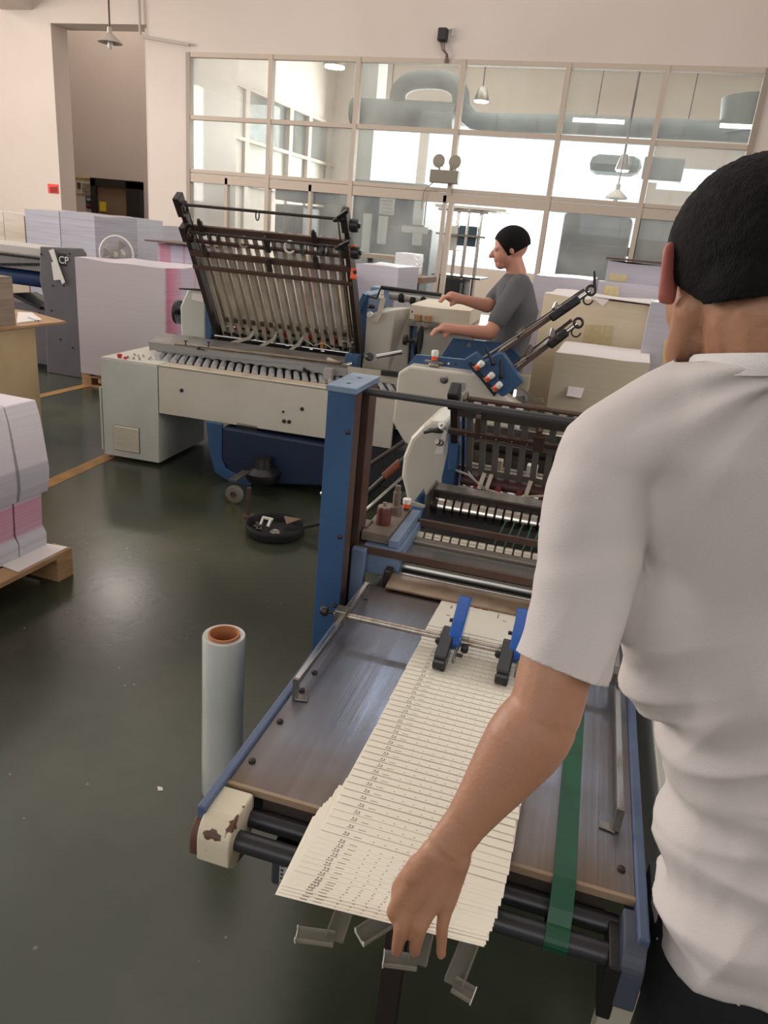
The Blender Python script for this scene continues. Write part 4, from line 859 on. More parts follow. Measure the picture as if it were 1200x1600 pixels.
# tube and knob assembly by the blue corner block
t = thing('register_side_clamp', 'blue clamp block with chrome arms and black knob above the roller table', 'clamp', fv(545, 565, .45))
m = MB(); m.box(RM, *sorted((RM.V(541, 555, .45)[0], RM.V(562, 555, .45)[0])), .42, .5, RM.V(548, 576, .45)[2], RM.V(548, 553, .45)[2]); m.build('block', BLUE, t, bevel=.006)
m = MB(); m.tube([fv(505, 580, .36), fv(550, 568, .42)], .016, 14); m.build('chrome_arm', CHROME, t, smooth=True)
m = MB(); m.tube([fv(588, 557, .5), fv(628, 550, .55)], .014, 14); m.build('chrome_arm', CHROME, t, smooth=True)
MB().lathe([(.006, -.05), (.006, 0), (.024, .004), (.026, .02), (.02, .03), (0, .03)], fv(576, 558, .36), (.5, -.6, .2), 20).build('black_knob', BLACK, t, smooth=True)
MB().lathe([(.018, -.01), (.018, .02), (.006, .022), (.006, .035), (0, .035)], fv(550, 549, .42), (0, 0, 1), 16).build('screw_knob', BLACK, t, smooth=True)
m = MB(); m.box(RM, 1.0, 1.05, .2, .25, cvz-.0, cvz+.075); m.box(RM, .985, 1.065, .15, .27, cvz-.004, cvz+.004); m.build('foot_bracket', mat('grey_bracket', sr(160, 156, 148), .4), t)
m = MB(); m.prism([fv(495, 562, .4), fv(520, 575, .33), fv(512, 578, .3), fv(492, 574, .33)], (0, 0, .002)); m.prism([fv(512, 558, .42), fv(530, 566, .4), fv(506, 572, .36)], (0, 0, .002)); m.build('cream_flap', mat('aged_flap', sr(196, 182, 160), .7), t)
m = MB(); m.bar(fv(596, 582, .3), fv(630, 586, .3), .03, .03); m.build('terminal_strip', BLACK, t)
m = MB(); m.prism([RM.w(1.12, .3, cvz+.09), RM.w(1.5, .3, cvz+.09), RM.w(1.5, .3, cvz+.02), RM.w(1.12, .3, cvz+.02)], RM.v*.003); m.build('grey_guide_plate', SLAT, t)
# feed table with pile behind the right cover
t = thing('feed_table', 'cream feed table with banded roller behind the rear folding unit', 'feed table', RM.w(1.6, 1.0, 0), RM.rot)
zp = 1.03
P0, P1, P2, P3 = (onz(604, 478, zp), onz(735, 487, zp), onz(745, 481, zp), onz(655, 468, zp))
v0, v1 = .75, 1.6
MB().box(RM, 1.36, 1.95, .86, 1.9, .955, .985).build('table_top', STEEL, t)
MB().box(RM, 1.38, 1.95, 1.0, 1.8, .62, .955).build('cream_side', WHITE, t)
for u in (1.4, 1.9):
    for v in (1.0, 1.8): MB().box(RM, u-.03, u+.03, v-.03, v+.03, 0, .955).build('leg', BLUE, t)
fv2 = lambda x, y, v=1.75: RM.w(*RM.V(x, y, v))
MB().tube([fv2(598, 457), fv2(700, 472)], .045, 24).build('feed_roller', mat('pale_roller', sr(190, 188, 182), .3, metal=.5), t, smooth=True)
dd = fv2(700, 472)-fv2(598, 457)
for x, y in ((629, 463), (647, 467), (663, 468)): MB().lathe([(.047, -.022), (.048, 0), (.047, .022), (0, .022)], fv2(x, y), dd, 24).build('black_band', RUBBER, t, smooth=True)
MB().tube([fv2(597, 449, 1.7), fv2(690, 461, 1.7)], .014, 12).build('black_bar', BLACK, t, smooth=True)
MB().box(RM, *sorted((RM.V(580, 460, 1.75)[0], RM.V(610, 460, 1.75)[0])), 1.7, 1.9, .9, float(RM.V(590, 448, 1.75)[2])).build('roller_bracket', BLUEL, t, bevel=.01)
# the pile of flat sheets being fed
q0 = RM.V(641, 484, .95); q1 = RM.V(736, 484, .95)
o = wavy_top(MB(), RM, q0[0], q1[0], .95, 1.6, .986, RM.V(700, 482, .95)[2], .005).build('sheet_pile', ramp_mat('cream_flat_sheets', 0, [(0, sr(226, 216, 196)), (1, sr(214, 202, 178))], .8, lines=.1, lscale=300)); tag(o, 'pile of flat cream sheets under the far worker raised hand', 'paper stack')
for k, (x, y) in enumerate(((652, 500), (668, 498))):
    q = RM.w(*RM.V(x, y, .88)); o = MB().box(RM, RM.l(q)[0]-.022, RM.l(q)[0]+.022, .87, .92, .986, 1.03).build('wooden_block', WOOD, bevel=.004); tag(o, ('left of two small wooden blocks before the sheet pile', 'right of two small wooden blocks before the sheet pile')[k], 'wooden block')

# ============================================================ SECOND FOLDING UNIT (sheets run to the right)
VA = -.22
t = thing('folding_unit', 'second folding unit with hexagonal white cover and diagonal buckle arms', 'folding machine', RM.w(1.85, .1, 0), RM.rot)
def av(x, y, v=VA): return RM.w(*RM.V(x, y, v))
m = MB(); m.prism([av(622, 582), av(640, 572), av(745, 585), av(817, 640), av(800, 720), av(700, 730), av(632, 692), av(613, 660)], RM.v*.14); m.build('white_cover', WHITE, t, bevel=.012)
MB().box(RM, 1.62, 2.1, VA+.16, .5, .15, .84).build('lower_body', NAVY, t)
MB().box(RM, 1.7, 2.0, .45, .5, .5, .9).build('rear_plate', BLUE, t)
MB().box(RM, 1.36, 1.62, .06, .5, .08, .34).build('lower_step', mat('dark_grey_enamel', sr(40, 42, 46), .5), t, bevel=.01)  # machine body in one even dark grey
m = MB(); m.prism([av(628, 582, -.1), av(650, 554, -.1), av(737, 563, -.1), av(742, 588, -.1)], RM.v*.02); m.build('front_side_plate', BLUE, t, bevel=.002)
m = MB(); m.prism([av(690, 575, .4), av(690, 556, .4), av(708, 528, .4), av(790, 536, .4), av(815, 560, .4), av(800, 600, .4)], RM.v*.02); m.build('rear_side_plate', BLUE, t, bevel=.002)
for x, y, mt in ((692, 568, sr(220, 200, 70)), (701, 568, sr(226, 226, 220)), (712, 569, sr(30, 34, 44))):
    MB().lathe([(.006, 0), (.006, .003), (0, .003)], av(x, y, -.1), -RM.v, 12).build('indicator_dot', mat('dot_%d' % x, mt, .4), t)
MB().lathe([(.012, 0), (.012, .003), (0, .003)], av(733, 539, .4), -RM.v, 16).build('bolt', STEEL, t)
# block of tilted plates
m = MB(); m.prism([av(724, 563, VA), av(742, 552, VA), av(756, 566, VA), av(778, 552, VA), av(785, 553, VA), av(817, 597, VA), av(797, 613, VA), av(783, 622, VA), av(760, 603, VA), av(733, 575, VA)], RM.v*.1); m.build('tilted_head', BLUE, t, bevel=.004)
m = MB(); m.prism([av(731, 568, VA-.02), av(736, 566, VA-.02), av(776, 615, VA-.02), av(772, 620, VA-.02)], RM.v*.02); m.build('black_strip', BLACK, t)
for i, (x, y) in enumerate(((749, 571), (765, 589), (777, 604))):
    q = av(x, y, VA-.05); ax_ = RM.u*.55+np.array([0, 0, .65])-RM.v*.2
    MB().lathe([(.014, -.02), (.014, .0), (0, .0)], q, ax_, 18).build('orange_dial', ORANGE, t, smooth=True)
    MB().lathe([(.016, .0), (.017, .02), (.014, .026), (0, .026)], q, ax_, 18).build('white_knob', KNOBW, t, smooth=True)
    m = MB(); m.bar(q-ax_*.03, q-ax_*.022, .04, .03); m.build('dial_bracket', STEEL, t, bevel=.003)
for i, (x, y, v) in enumerate(((679, 560, -.16), (738, 526, .3))):
    q = av(x, y, v); m = MB(); m.lathe([(.018, .0), (.02, .022), (.016, .03), (0, .03)], q+np.array([0, 0, .012]), n=18); m.build('white_knob', KNOBW, t, smooth=True)
    MB().lathe([(.016, -.008), (.016, .012), (0, .012)], q, n=18).build('red_collar', ORANGE, t)
    if i == 0:
        m = MB(); m.bar(q+RM.u*-.05-np.array([0, 0, .018]), q+RM.u*.05-np.array([0, 0, .022]), .03, .012); m.ball(q-np.array([0, 0, .035]), (.03, .02, .02)); m.build('knob_clamp', STEEL, t, bevel=.003)
MB().lathe([(.022, 0), (.022, .004), (.012, .006), (.01, .016), (0, .017)], av(694, 593, VA), -RM.v, 18).build('cover_screw', STEEL, t, smooth=True)
MB().prism([av(712, 597, VA-.002), av(728, 599, VA-.002), av(727, 613, VA-.002), av(711, 610, VA-.002)], RM.v*.002).build('grey_sticker', mat('grey_sticker', sr(150, 152, 150), .5), t)
for (x0, y0, x1, y1) in ((759, 542, 770, 568), (782, 562, 783, 589)):
    m = MB(); m.tube([av(x0, y0, VA-.04), av(x1, y1, VA-.04)], [.006, .01], 10); m.ball(av(x1, y1, VA-.03), .013); m.build('clamp_lever', BLACK, t, smooth=True)
# buckle arms rising to the right: thin plates seen nearly edge on
def arm(p, q, vf, vb, h):
    """p, q pixels of the near rail; builds near and far rail, plate and fittings"""
    a = av(*p, vf); b = av(*q, vf); d = (b-a)/np.linalg.norm(b-a); nn = np.cross(d, RM.v); nn = nn/np.linalg.norm(nn)
    for v in (0, vb-vf): m = MB(); m.bar(a+RM.v*v, b+RM.v*v, .02, h, nn); m.build('side_rail', BROWN, t, bevel=.002)
    k = 9
    for i in range(k):
        off = RM.v*((vb-vf)*(i+.5)/k); m = MB(); m.bar(a+off+d*.05, b+off-d*.14, .026, .005, nn); m.build('slat', SLAT, t)
    for s_ in (.35, .72): m = MB(); c = a+(b-a)*s_; m.bar(c-nn*-.02, c+RM.v*(vb-vf)-nn*-.02, .014, .03, nn); m.build('cross_bar', BROWN, t)
    c = a+(b-a)*.66-RM.v*.03; e = a+(b-a)*.94-RM.v*.03
    m = MB(); m.bar(c, e, .03, .045, nn); m.build('handle_block', BLACK, t, bevel=.01)
    MB().lathe([(.012, 0), (.012, .006), (.006, .008), (0, .008)], (c+e)/2-RM.v*.015, -RM.v, 16).build('handle_screw', DARK, t)
    m = MB(); m.tube([e, e+d*.06], .012, 12); m.build('chrome_pin', CHROME, t, smooth=True)
    m = MB(); m.ring(e+d*.065, d*.3-RM.v, .022, .007, 20, 8); m.ring(e+d*.03-nn*.03, RM.v, .022, .004, 16, 8, 0, 4); m.build('pulley', DARK, t, smooth=True)
    m = MB(); m.tube([a-RM.v*.02+nn*.03, b-RM.v*.02-d*.1+nn*.012], .005, 8); m.build('adjusting_rod', STEEL, t)
    return a, b, d, nn
a, b, d, nn = arm((760, 566), (915, 459), -.12, .35, .02)
m = MB(); m.tube([b+d*.05, b+d*.03+np.array([0, 0, .09])], [.008, .005], 8); m.build('lever', BLACK, t)
a2, b2, d2, nn2 = arm((792, 590), (893, 512), -.12, .35, .02)
m = MB(); m.box(RM, RM.l(a2)[0]+.0, RM.l(a2)[0]+.12, -.16, -.1, RM.l(a2)[2]-.05, RM.l(a2)[2]+.03); m.build('terminal_box', mat('beige_box', sr(168, 156, 136), .5), t, bevel=.004)
for k in range(4):
    q = av(815, 606, -.16); m = MB(); m.tube([q, q+RM.u*(.05+.01*k)+np.array([0, 0, -.05]), q+RM.u*(.02+.03*k)+np.array([0, 0, -.1+.02*k]), q+RM.u*(.07+.02*k)+np.array([0, 0, -.04-.01*k])], .003, 6); m.build('loose_wire', mat('wire_grey', sr(120, 108, 92), .5), t, smooth=True)
m = MB(); m.hexa([av(x, y, v) for v in (-.1, .3) for x, y in ((788, 622), (820, 618), (822, 632), (790, 638))]); m.build('wire_bracket', STEEL, t)

# ============================================================ THIRD FOLDING UNIT (sheets run to the camera)
t = thing('folding_unit', 'third folding unit with rounded white cover and grid of grey slats', 'folding machine', FM.w(.4, 2.0, 0), FM.rot)
def gv(x, y, v=1.62): return FM.w(*FM.V(x, y, v))
m = MB(); m.prism([gv(626, 745), gv(629, 714), gv(641, 684), gv(660, 664), gv(672, 658), gv(701, 661), gv(704, 700), gv(698, 800), gv(664, 800), gv(636, 785)], FM.v*.32); m.build('white_cover', WHITE, t, bevel=.02, seg=3)
MB().box(FM, -.06, .95, 1.7, 2.3, .12, .60).build('lower_body', NAVY, t, bevel=.02)
m = MB(); m.prism([gv(689, 768, 1.58), gv(690, 745, 1.58), gv(699, 706, 1.58), gv(703, 660, 1.58), gv(712, 645, 1.58), gv(719, 660, 1.58), gv(713, 700, 1.58), gv(707, 770, 1.58)], FM.v*.3); m.build('blue_side_plate', BLUE, t, bevel=.003)
m = MB(); m.prism([gv(700, 735, 1.54), gv(703, 682, 1.54), gv(714, 676, 1.54), gv(716, 700, 1.54), gv(712, 735, 1.54)], FM.v*.06); m.build('blue_side_block', BLUE, t, bevel=.004)
MB().box(FM, -.2, -.07, 1.75, 2.25, .1, .42).build('drive_case', mat('dark_grey_enamel', sr(40, 42, 46), .5), t, bevel=.01)
for (x0, y0, x1, y1, r_, mt) in ((566, 778, 638, 712, .012, DARK), (570, 800, 640, 738, .010, STEEL), (600, 745, 626, 722, .016, mat('rust_orange', sr(120, 66, 40), .6)), (572, 730, 632, 690, .009, DARK)):
    MB().tube([gv(x0, y0, 1.74), gv(x1, y1, 1.78)], r_, 10).build('linkage_rod', mt, t, smooth=True)
vb3, zb3, vt3, zt3 = 1.68, .70, 1.44, 1.065
d3 = np.array([0, vt3-vb3, zt3-zb3]); L3 = np.linalg.norm(d3); d3 /= L3; n3 = np.array([0, -d3[2], d3[1]])
def T(u, s, h=0): q = np.array([u, vb3, zb3])+d3*s*L3+n3*h; return FM.w(*q)
up3 = T(0, 0, 1)-T(0, 0, 0)
for k in range(15):
    u = .125+.0445*k; m = MB(); m.bar(T(u, .0), T(u, .93), .021, .006, up3); m.build('slat', mat('grey_slat', sr(132, 128, 122), .45, metal=.3), t)
for u in (.075, .83):
    m = MB(); m.bar(T(u, -.08), T(u, .98), .022, .05, up3); m.build('side_rail', DARK, t, bevel=.003); m = MB(); m.bar(T(u, .88, .01), T(u, 1.04, .01), .035, .06, up3); m.build('end_block', BLACK, t, bevel=.006)
    m = MB(); m.tube([T(u+.03, .05, .01), T(u+.03, .97, .01)], .005, 8); m.build('adjusting_rod', DARK, t)
m = MB(); m.bar(T(.08, .84, .015), T(.84, .84, .015), .045, .012, up3); m.build('cross_bar', mat('grey_cross_bar', sr(96, 90, 86), .45, metal=.5), t, bevel=.002)
m = MB(); m.bar(T(.06, .66, .035), T(.84, .66, .035), .022, .012, up3); m.build('cross_bar', BROWN, t, bevel=.002)
m = MB()
for k in range(14): m.ball(T(.12+.05*k, .66, .043), .004, sub=1)
m.build('rivet', STEEL, t)
for u, s_, w_ in ((.16, .82, .018), (.355, .72, .035)):
    m = MB(); m.bar(T(u, s_-.1, .045), T(u, s_+.06, .045), w_, .02, up3); m.ball(T(u, s_+.12, .05), .010); m.build('bar_clamp', BROWN, t, bevel=.003)
m = MB(); m.tube([T(.11, .985, .02), T(.86, .985, .02)], .0075, 12); m.build('top_rod', BROWN, t, smooth=True)
m = MB(); m.ring(T(.112, .98, .02), FM.u, .018, .007, 20, 8); m.build('pulley', STEEL, t, smooth=True)
# things seen through the grid
for (u0, v_, z_, r_, mt, nm) in ((.09, 1.95, .80, .014, CHROME, 'chrome_shaft'), (.09, 1.98, .76, .02, DARK, 'fold_shaft'), (.09, 1.88, .70, .016, STEEL, 'fold_shaft'), (.09, 1.80, .66, .012, STEEL, 'guide_bar'), (.09, 2.05, .86, .012, STEEL, 'guide_bar')):
    MB().tube([FM.w(u0, v_, z_), FM.w(.86, v_, z_)], r_, 14).build(nm, mt, t, smooth=True)
for k in range(5): MB().box(FM, .18+.13*k, .22+.13*k, 1.84, 1.88, .70, .75).build('white_block', KNOBW if k % 2 else mat('aged_block', sr(176, 160, 138), .6), t, bevel=.004)
MB().box(FM, .05, .9, 2.08, 2.1, .6, .82).build('rear_panel', STEEL, t)
MB().box(FM, .05, .9, 1.72, 2.08, .58, .63).build('inner_floor', mat('inner_grime', sr(70, 62, 56), .7), t)
# slitter head below the grid
for (v_, z_, r_, mt, nm) in ((1.60, .70, .012, CHROME, 'slitter_shaft'), (1.66, .71, .026, mat('maroon_roller', sr(84, 50, 46), .5), 'fold_roller')):
    MB().tube([FM.w(.1, v_, z_), FM.w(.86, v_, z_)], r_, 16).build(nm, mt, t, smooth=True)
for k in range(6): MB().lathe([(.024, -.01), (.026, -.006), (.026, .006), (.024, .01), (0, .01)], FM.w(.165+.075*k, 1.6, .70), FM.u, 20).build('red_roller', REDR, t, smooth=True)
MB().box(FM, .06, .86, 1.64, 1.66, .755, .765).build('switch_rail', STEEL, t)
for u in (.185, .21, .345): m = MB(); m.bar(FM.w(u, 1.6, .765), FM.w(u-.008, 1.57, .715), .014, .004, FM.v); m.build('switch_arm', CABLE, t)
m = MB(); m.tube([FM.w(.055, 1.6, .66), FM.w(.055, 1.6, .745), FM.w(.075, 1.6, .76), FM.w(.13, 1.6, .75), FM.w(.2, 1.58, .715), FM.w(.29, 1.57, .705), FM.w(.42, 1.57, .735)], .0042, 8); m.build('cable', CABLE, t, smooth=True)
m = MB(); m.tube([FM.w(.13, 1.59, .765), FM.w(.17, 1.58, .73), FM.w(.2, 1.57, .72)], .003, 8); m.build('cable', STEEL, t, smooth=True)
m = MB(); m.ball(gv(680, 673, 1.56), (.03, .012, .008)); m.tube([gv(662, 676, 1.55), gv(688, 670, 1.56)], [.005, .008], 8); m.build('air_coupling', BLACK, t, smooth=True)
m = MB(); m.lathe([(.011, 0), (.012, .016), (.006, .018), (.006, .03), (0, .03)], gv(694, 668, 1.56), (-.3, -.6, .4), 18); m.build('white_knob', KNOBW, t, smooth=True)
m = MB(); m.prism([gv(679, 709, 1.56), gv(686, 690, 1.56), gv(694, 672, 1.56), gv(698, 676, 1.56), gv(692, 709, 1.56)], FM.v*.006); m.build('switch_plate', KNOBW, t)
m = MB(); m.lathe([(.012, 0), (.013, .014), (.009, .016), (.009, .03), (0, .03)], gv(688, 692, 1.55), (-.2, -.8, .3), 18); m.build('grey_knob', STEEL, t, smooth=True)

# ============================================================ PRESS UNIT: blue post, cross bars, rollers
TZ = .62
t = thing('press_unit', 'blue-framed press unit with chrome rollers and tall blue post', 'press', FM.w(.35, 1.0, 0), FM.rot)
def post(u0, u1, side):
    # channel post: front flange, web and rear flange, open towards the machine
    MB().box(FM, u0, u1, .84, .892, 0, 1.135).build('post_face', [BLUE], t, bevel=.002)
    MB().box(FM, u0, u0+.02 if side > 0 else u1, .892, 1.0, 0, 1.135).build('post_web', BLUE, t)
    MB().box(FM, u0+.02, u1-.018 if side > 0 else u1, .892, .962, 0, 1.13).build('chain_slot', BLACK, t)
    MB().box(FM, u0+.02, u1, .962, 1.03, 0, 1.135).build('post_back', BROWN, t)
    MB().box(FM, u0-.004, u1+.003, .835, 1.04, 1.135, 1.15).build('post_cap', BLUEL, t, bevel=.002)
    MB().box(FM, u1-.0005, u1+.0015, .842, .89, .3, 1.134).build('inner_face', BROWN, t)
    for v in (.89, .98): MB().lathe([(.006, 0), (.006, .002), (0, .002)], FM.w((u0+u1)/2, v, 1.149), n=12).build('cap_bolt', DARK, t)
    for z in (1.04, .76, .56): MB().lathe([(.006, 0), (.006, .004), (0, .006)], FM.w(u1-.012, .84, z), -FM.v, 12).build('bolt', DARK, t)
post(-.135, -.064, 1)
MB().box(FM, .86, .92, .84, 1.03, 0, 1.135).build('post_face', BLUE, t, bevel=.003)
MB().lathe([(.006, 0), (.008, .008), (.004, .014), (0, .014)], FM.w(-.132, .865, .86), -FM.u, 12).build('side_bolt', STEEL, t, smooth=True)
MB().tube([FM.w(-.078, .93, 1.128), FM.w(.87, .93, 1.128)], .0095, 16).build('cross_tube', mat('black_tube', sr(58, 58, 60), .45), t, smooth=True)
def hv(x, y, v): return FM.w(*FM.V(x, y, v))
# blue bearing block with oil cups
zq = .70
MB().box(FM, -.045, .06, .96, 1.22, .615, zq).build('bearing_block', BLUEL, t, bevel=.004)
MB().box(FM, -.06, .02, .98, 1.24, zq+.002, zq+.03).build('bearing_cap', mat('dusty_cap', sr(128, 116, 104), .7, col2=sr(100, 86, 76), nscale=10), t, bevel=.003)
MB().box(FM, .022, .05, .97, 1.24, zq+.0, zq+.022).build('blue_side_strip', BLUEL, t, bevel=.002)
q = hv(592, 808, 1.09); q = FM.w(-.02, 1.06, zq+.03)
MB().lathe([(.021, 0), (.0215, .045), (.019, .052), (.006, .053), (.006, .063), (0, .063)], q, n=28).build('brown_cylinder', mat('maroon_cylinder', sr(92, 48, 44), .35), t, smooth=True)
MB().lathe([(.0205, .046), (.0185, .0535), (.006, .0545), (.0062, .064), (0, .064)], q, n=28).build('cylinder_top', mat('dusty_top', sr(132, 120, 108), .7), t, smooth=True)
q = FM.w(-.008, 1.15, zq+.03)
MB().lathe([(.018, 0), (.018, .025), (.012, .03), (.012, .07), (.008, .072), (.008, .09), (0, .09)], q, n=28).build('stepped_cup', mat('dusty_cup', sr(110, 96, 86), .6), t, smooth=True)
q = FM.w(.012, 1.2, zq+.04)
MB().lathe([(.011, 0), (.011, .012), (.0, .012)], q, n=20).build('orange_dial', ORANGE, t, smooth=True)
MB().lathe([(.0125, .012), (.013, .026), (0, .027)], q, n=20).build('white_knob', KNOBW, t, smooth=True)
MB().lathe([(.009, -.02), (.009, 0), (0, 0)], q, n=20).build('knob_base', BROWN, t, smooth=True)
m = MB(); m.prism([hv(630, 783, 1.2), hv(640, 782, 1.2), hv(664, 790, 1.2), hv(663, 794, 1.2), hv(655, 793, 1.2), hv(638, 789, 1.2)], FM.v*.006); m.build('pointer_lever', mat('pale_lever', sr(180, 172, 160), .5), t, bevel=.001)
# brown blocks between post and block
MB().box(FM, -.1, -.05, 1.0, 1.06, .70, .735).build('guide_block', BROWN, t, bevel=.003); MB().box(FM, -.075, -.045, .97, 1.1, .67, .70).build('guide_block', DARK, t, bevel=.003)
MB().box(FM, -.07, -.03, .93, .955, .4, .695).build('blue_upright', BLUEL, t, bevel=.004)
# flat brown cross bars
for (p, q_, v, w_) in (((556, 846), (872, 930), .955, .022), ((644, 806), (886, 868), 1.2, .02)):
    a = hv(*p, v); b = hv(*q_, v); a = FM.l(a); b = FM.l(b); z = (a[2]+b[2])/2
    MB().box(FM, a[0], .86, v, v+.012, z-w_/2, z+w_/2).build('flat_cross_bar', BROWN, t, bevel=.001)
PRS = mat('worn_press_roller', sr(158, 154, 148), .24, metal=.9)
for (v, z, r, mt, nm) in ((1.10, .635, .013, STEEL, 'collar_shaft'), (1.40, .695, .012, STEEL, 'collar_shaft'), (1.035, .625, .030, PRS, 'press_roller'), (.955, .615, .026, PRS, 'press_roller')):
    MB().tube([FM.w(.03, v, z), FM.w(.86, v, z)], r, 28).build(nm, mt, t, smooth=True)
IV = mat('ivory_collar', sr(206, 198, 180), .25, metal=.3)
for k in range(27):
    u = .055+k*.0268; MB().lathe([(.0145, -.0112), (.0165, -.0095), (.0165, .0095), (.0145, .0112), (0, .0112)], FM.w(u+.012, 1.185, .66), FM.u, 22).build('ivory_collar', IV, t, smooth=True)
MB().tube([FM.w(.04, 1.185, .66), FM.w(.86, 1.185, .66)], .012, 16).build('collar_core', DARK, t, smooth=True)
for k in range(27):
    u = .085+k*.0272; MB().lathe([(.026, -.012), (.031, -.010), (.031, .010), (.026, .012), (0, .012)], FM.w(u, 1.40, .69), FM.u, 26).build('nickel_collar', NICKEL, t, smooth=True)
MB().tube([FM.w(.055, 1.40, .69), FM.w(.86, 1.40, .69)], .02, 20).build('collar_core', DARK, t, smooth=True)
# drive cords between shafts
m = MB()
for k in range(9):
    u = .3+.027*k; m.tube([FM.w(u, 1.37, .69), FM.w(u-.012+.004*(k % 2), 1.19, .675)], .0022, 6)
m.build('green_cord', mat('green_cord', sr(56, 96, 70), .5), t)
# angle plates
MB().prism([FM.w(.05, 1.46, .745), FM.w(.86, 1.46, .745), FM.w(.86, 1.42, .735), FM.w(.05, 1.42, .735)], (0, 0, .004)).build('angle_plate', STEEL, t)
MB().box(FM, .05, .86, 1.405, 1.42, .715, .738).build('angle_web', DARK, t)
MB().box(FM, .045, .052, 1.3, 1.46, .64, .755).build('end_plate', STEEL, t)
MB().box(FM, .0, .86, 1.115, 1.15, .655, .672).build('grey_bar', mat('dull_grey_bar', sr(132, 122, 112), .4, metal=.5), t, bevel=.002)
MB().prism([FM.w(.06, 1.0, .668), FM.w(.86, 1.0, .668), FM.w(.86, 1.11, .66), FM.w(.06, 1.11, .66)], (0, 0, .003)).build('grey_guard', mat('brushed_guard', sr(150, 150, 150), .25, metal=.8), t)
MB().prism([FM.w(.05, .87, .626), FM.w(.86, .87, .626), FM.w(.86, .94, .635), FM.w(.05, .94, .635)], (0, 0, .005)).build('exit_lip', mat('dirty_lip', sr(170, 150, 128), .35, metal=.6, col2=sr(120, 96, 76), nscale=12), t)
MB().box(FM, .03, .05, .915, .95, .60, .655).build('roller_bearing', DARK, t, bevel=.003)
m = MB(); m.box(FM, -.03, .86, .90, 1.69, .14, .56); m.build('lower_body', mat('matt_black', sr(26, 24, 24), .7), t, bevel=.02)  # body below the shafts, one even near-black
m = MB(); m.prism([FM.w(.0, 1.22, .7), FM.w(.045, 1.22, .66), FM.w(.045, 1.34, .73), FM.w(.03, 1.34, .76)], (0, 0, -.08)); m.build('blue_gusset', BLUE, t)

# ============================================================ DELIVERY TABLE
TW = .668; VT0, VT1 = .068, .885
t = thing('delivery_table', 'steel-topped delivery table with blue side rails and black end rollers', 'delivery table', FM.w(.33, .4, 0), FM.rot)
TOP = bpy.data.materials.new('stained_steel_sheet'); TOP.use_nodes = True; nt = TOP.node_tree; N = nt.nodes; L = nt.links; b = N['Principled BSDF']
tc = N.new('ShaderNodeTexCoord'); n1 = N.new('ShaderNodeTexNoise'); n1.inputs['Scale'].default_value = 4; n1.inputs['Detail'].default_value = 6; L.new(tc.outputs['Object'], n1.inputs['Vector'])
sp = N.new('ShaderNodeSeparateXYZ'); L.new(tc.outputs['Generated'], sp.inputs[0])
# grime gathers towards the two ends and sides of the sheet
def mth(op, *a):
    k = N.new('ShaderNodeMath'); k.operation = op
    for i, v in enumerate(a):
        if isinstance(v, (int, float)): k.inputs[i].default_value = v
        else: L.new(v, k.inputs[i])
    return k.outputs[0]
ex = mth('ABSOLUTE', mth('SUBTRACT', sp.outputs[0], .5)); ey = mth('ABSOLUTE', mth('SUBTRACT', sp.outputs[1], .52))
g = mth('ADD', mth('MAXIMUM', mth('MULTIPLY', ex, .75), ey), mth('MULTIPLY', mth('SUBTRACT', n1.outputs[0], .5), .55))
r = N.new('ShaderNodeValToRGB'); r.color_ramp.elements[0].position = .25; r.color_ramp.elements[0].color = sr(128, 132, 142); r.color_ramp.elements[1].position = .55; r.color_ramp.elements[1].color = sr(116, 100, 86)
L.new(g, r.inputs[0]); L.new(r.outputs[0], b.inputs['Base Color'])
b.inputs['Metallic'].default_value = .85
mps = N.new('ShaderNodeMapping'); mps.inputs['Scale'].default_value = (38, .8, 1); L.new(tc.outputs['Object'], mps.inputs[0]); ns = N.new('ShaderNodeTexNoise'); ns.inputs['Scale'].default_value = 1; ns.inputs['Detail'].default_value = 5; L.new(mps.outputs[0], ns.inputs['Vector'])
gs = mth('ADD', g, mth('MULTIPLY', mth('SUBTRACT', ns.outputs[0], .5), .7))
mr = N.new('ShaderNodeMapRange'); mr.inputs[1].default_value = .1; mr.inputs[2].default_value = .6; mr.inputs[3].default_value = .2; mr.inputs[4].default_value = .5; L.new(gs, mr.inputs[0]); L.new(mr.outputs[0], b.inputs['Roughness'])
b.inputs['Anisotropic'].default_value = .6
mp = N.new('ShaderNodeMapping'); mp.inputs['Scale'].default_value = (170, 1.5, 2); L.new(tc.outputs['Object'], mp.inputs[0])
n2 = N.new('ShaderNodeTexNoise'); n2.inputs['Scale'].default_value = 1; L.new(mp.outputs[0], n2.inputs['Vector']); bp = N.new('ShaderNodeBump'); bp.inputs['Strength'].default_value = .35; bp.inputs['Distance'].default_value = .0008
L.new(n2.outputs[0], bp.inputs['Height']); L.new(bp.outputs[0], b.inputs['Normal'])
MB().box(FM, .004, TW-.002, VT0, VT1, TZ-.004, TZ).build('table_plate', TOP, t, bevel=.001)
MB().box(FM, .004, TW-.002, VT0-.001, VT0+.006, TZ-.012, TZ+.0006).build('front_lip', mat('tan_lip', sr(150, 128, 104), .5), t)
for u0, u1 in ((-.012, .004), (TW-.002, TW+.014)):
    MB().box(FM, u0, u1, -.005, VT1, TZ-.075, TZ+.008).build('side_rail', mat('slate_blue_rail', sr(82, 98, 126), .45, col2=sr(70, 84, 110), nscale=7), t, bevel=.003)
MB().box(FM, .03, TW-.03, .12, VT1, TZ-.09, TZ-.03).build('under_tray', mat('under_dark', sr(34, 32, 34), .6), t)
MB().box(FM, .07, TW-.04, VT0+.0, VT0+.03, TZ-.035, TZ-.012).build('front_beam', mat('grimy_beam', sr(58, 48, 42), .6), t)
